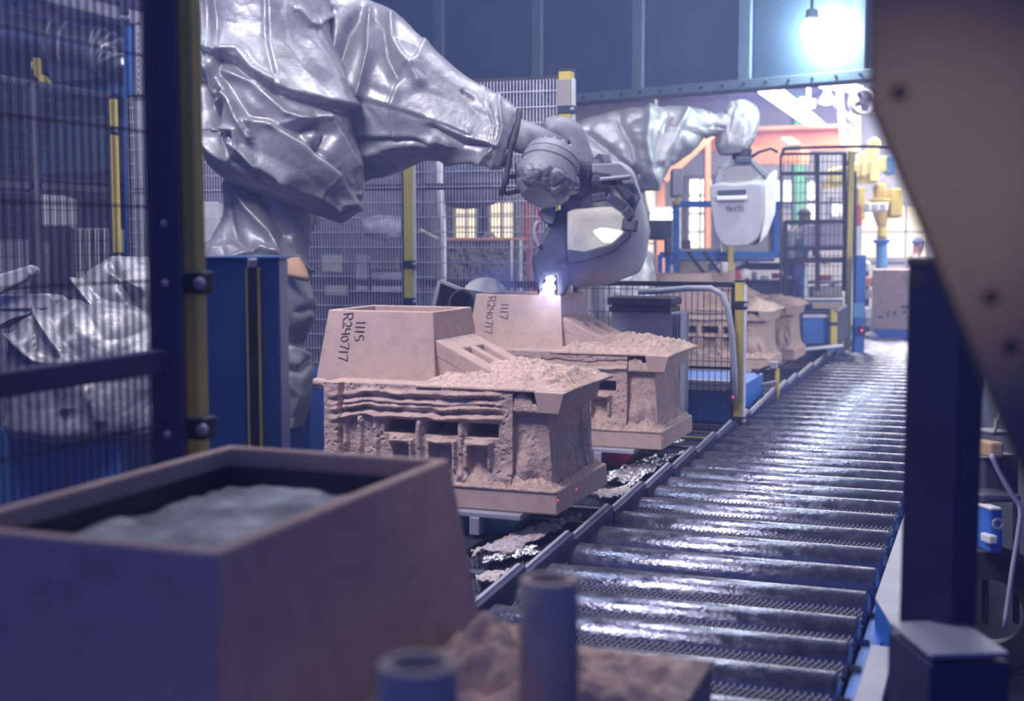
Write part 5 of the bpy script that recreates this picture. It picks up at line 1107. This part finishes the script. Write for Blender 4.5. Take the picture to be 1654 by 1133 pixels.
if base.z < 0.25: base.z = 0
def zoneB(c): return 'rubber' if c.z < .09 else 'dark_shirt' if c.z < .98 else 'skin' if (c.z > 1.49 or c.y < -.33) else 'grey_shirt'
person('worker in grey top and dark blue cap behind the far sand block', (base.x, base.y, base.z), YAW + 1.5, joints(.22, .08), zoneB, cap='cap_blue')

# ------------------------------------------------------------ dark corner at the right
cm = thing('machine_cart', 'dim machine cart with an orange box behind the navy steel column', 'cart', (ad(1625, 800, 5.2).x, ad(1625, 800, 5.2).y, 0))
bx(1585, 800, 1650, 812, 5.2, .5, 'deck', 'machine', cm); bx(1600, 715, 1622, 740, 5.3, .2, 'orange_box', 'cardboard', cm, label='small brown orange box'); bx(1622, 735, 1646, 800, 5.4, .3, 'housing', 'dark_steel', cm); bx(1590, 740, 1618, 800, 5.45, .3, 'motor', 'machine', cm)
bx(1602, 698, 1645, 704, 5.4, .3, 'top_plate', 'machine', cm)
for u, v in ((1606, 690), (1612, 672)): MB().tube([ad(u, v + 8, 5.3), ad(u + 2, v, 5.3), ad(u + 4, v - 14, 5.3)], .008, 6).build('wire_end', 'core', cm)
MB().lathe(ad(1600, 985, 5.3), [(.13, -.05), (.24, -.05), (.26, 0), (.24, .05), (.13, .05)], 40, axis=FW + RT * .5, close=True).build('wheel', 'rubber', cm, smooth=False)
for u in (1592, 1642): bx(u, 812, u + 6, 1010, 5.3, .05, 'leg', 'dark_steel', cm)
vm = thing('violet_unit', 'small violet unit with a round port hanging under the machine cart', 'device', ad(1607, 850, 5.1))
bx(1599, 822, 1620, 895, 5.1, .15, 'case', 'blue', vm, .01); bx(1600, 820, 1619, 826, 5.08, .15, 'bracket', 'white_part', vm); bx(1598, 866, 1612, 880, 5.05, .1, 'white_block', 'white_part', vm, .006)
MB().lathe(ad(1611, 846, 5.09), [(.014, 0), (.022, 0), (.022, .012), (.014, .012)], 20, axis=-FW, close=True).build('port_ring', 'machine_light', vm)
o = MB().tube(catmull([ad(u, v, 4.9) for u, v in ((1601, 735), (1615, 765), (1635, 800), (1648, 822), (1645, 860), (1634, 930), (1622, 1018))], 24), .009, 8).build('power_cable', 'cable', None, smooth=True); tag(o, 'thin pale cable hanging down the dark corner beside the cart', 'cable')

# ------------------------------------------------------------ smoke
def smoke(c, sx, sy, sz, dens, seed, label):
    mb = MB(); mb.lathe((0, 0, 0), [(.01 + .99 * math.sin(a), -math.cos(a)) for a in np.linspace(0, math.pi, 15)], 24)
    o = mb.build('smoke', 'sand', None); o.location = c; o.scale = (sx, sy, sz)
    m = bpy.data.materials.new('smoke'); m.use_nodes = True; nt = m.node_tree; N = nt.nodes; L = nt.links; N.clear()
    out = N.new('ShaderNodeOutputMaterial'); pv = N.new('ShaderNodeVolumePrincipled'); L.new(pv.outputs[0], out.inputs['Volume'])
    pv.inputs['Color'].default_value = (.30, .36, 1, 1); pv.inputs['Anisotropy'].default_value = .2
    tc = N.new('ShaderNodeTexCoord'); ln = N.new('ShaderNodeVectorMath'); ln.operation = 'LENGTH'; L.new(tc.outputs['Object'], ln.inputs[0])
    fall = N.new('ShaderNodeMapRange'); fall.inputs[1].default_value = 1; fall.inputs[2].default_value = .15; L.new(ln.outputs['Value'], fall.inputs[0])
    nz = N.new('ShaderNodeTexNoise'); nz.inputs['Scale'].default_value = 1.9; nz.inputs['Detail'].default_value = 5; nz.inputs['Distortion'].default_value = 1.1
    ad_ = N.new('ShaderNodeVectorMath'); ad_.inputs[1].default_value = (seed, seed, 0); L.new(tc.outputs['Object'], ad_.inputs[0]); L.new(ad_.outputs[0], nz.inputs['Vector'])
    mr = N.new('ShaderNodeMapRange'); mr.inputs[1].default_value = .42; mr.inputs[2].default_value = .72; mr.inputs[4].default_value = dens; L.new(nz.outputs['Fac'], mr.inputs[0])
    mu = N.new('ShaderNodeMath'); mu.operation = 'MULTIPLY'; L.new(fall.outputs[0], mu.inputs[0]); L.new(mr.outputs[0], mu.inputs[1]); L.new(mu.outputs[0], pv.inputs['Density'])
    o.data.materials.clear(); o.data.materials.append(m); o['kind'] = 'stuff'; o['label'] = label; o['category'] = 'smoke'
    return o
smoke(ad(808, 458, 8.35), .24, .2, .22, 16, 3, 'blue wisp of smoke curling over the chute behind the mold being filled')
smoke(ad(908, 418, 7.75), .26, .14, .24, 6, 7, 'purple smoke drifting up in front of the ladle spout')
smoke(ad(885, 492, 8.0), .45, .2, .09, 5, 11, 'thin smoke over the cup of the mold marked 1117')
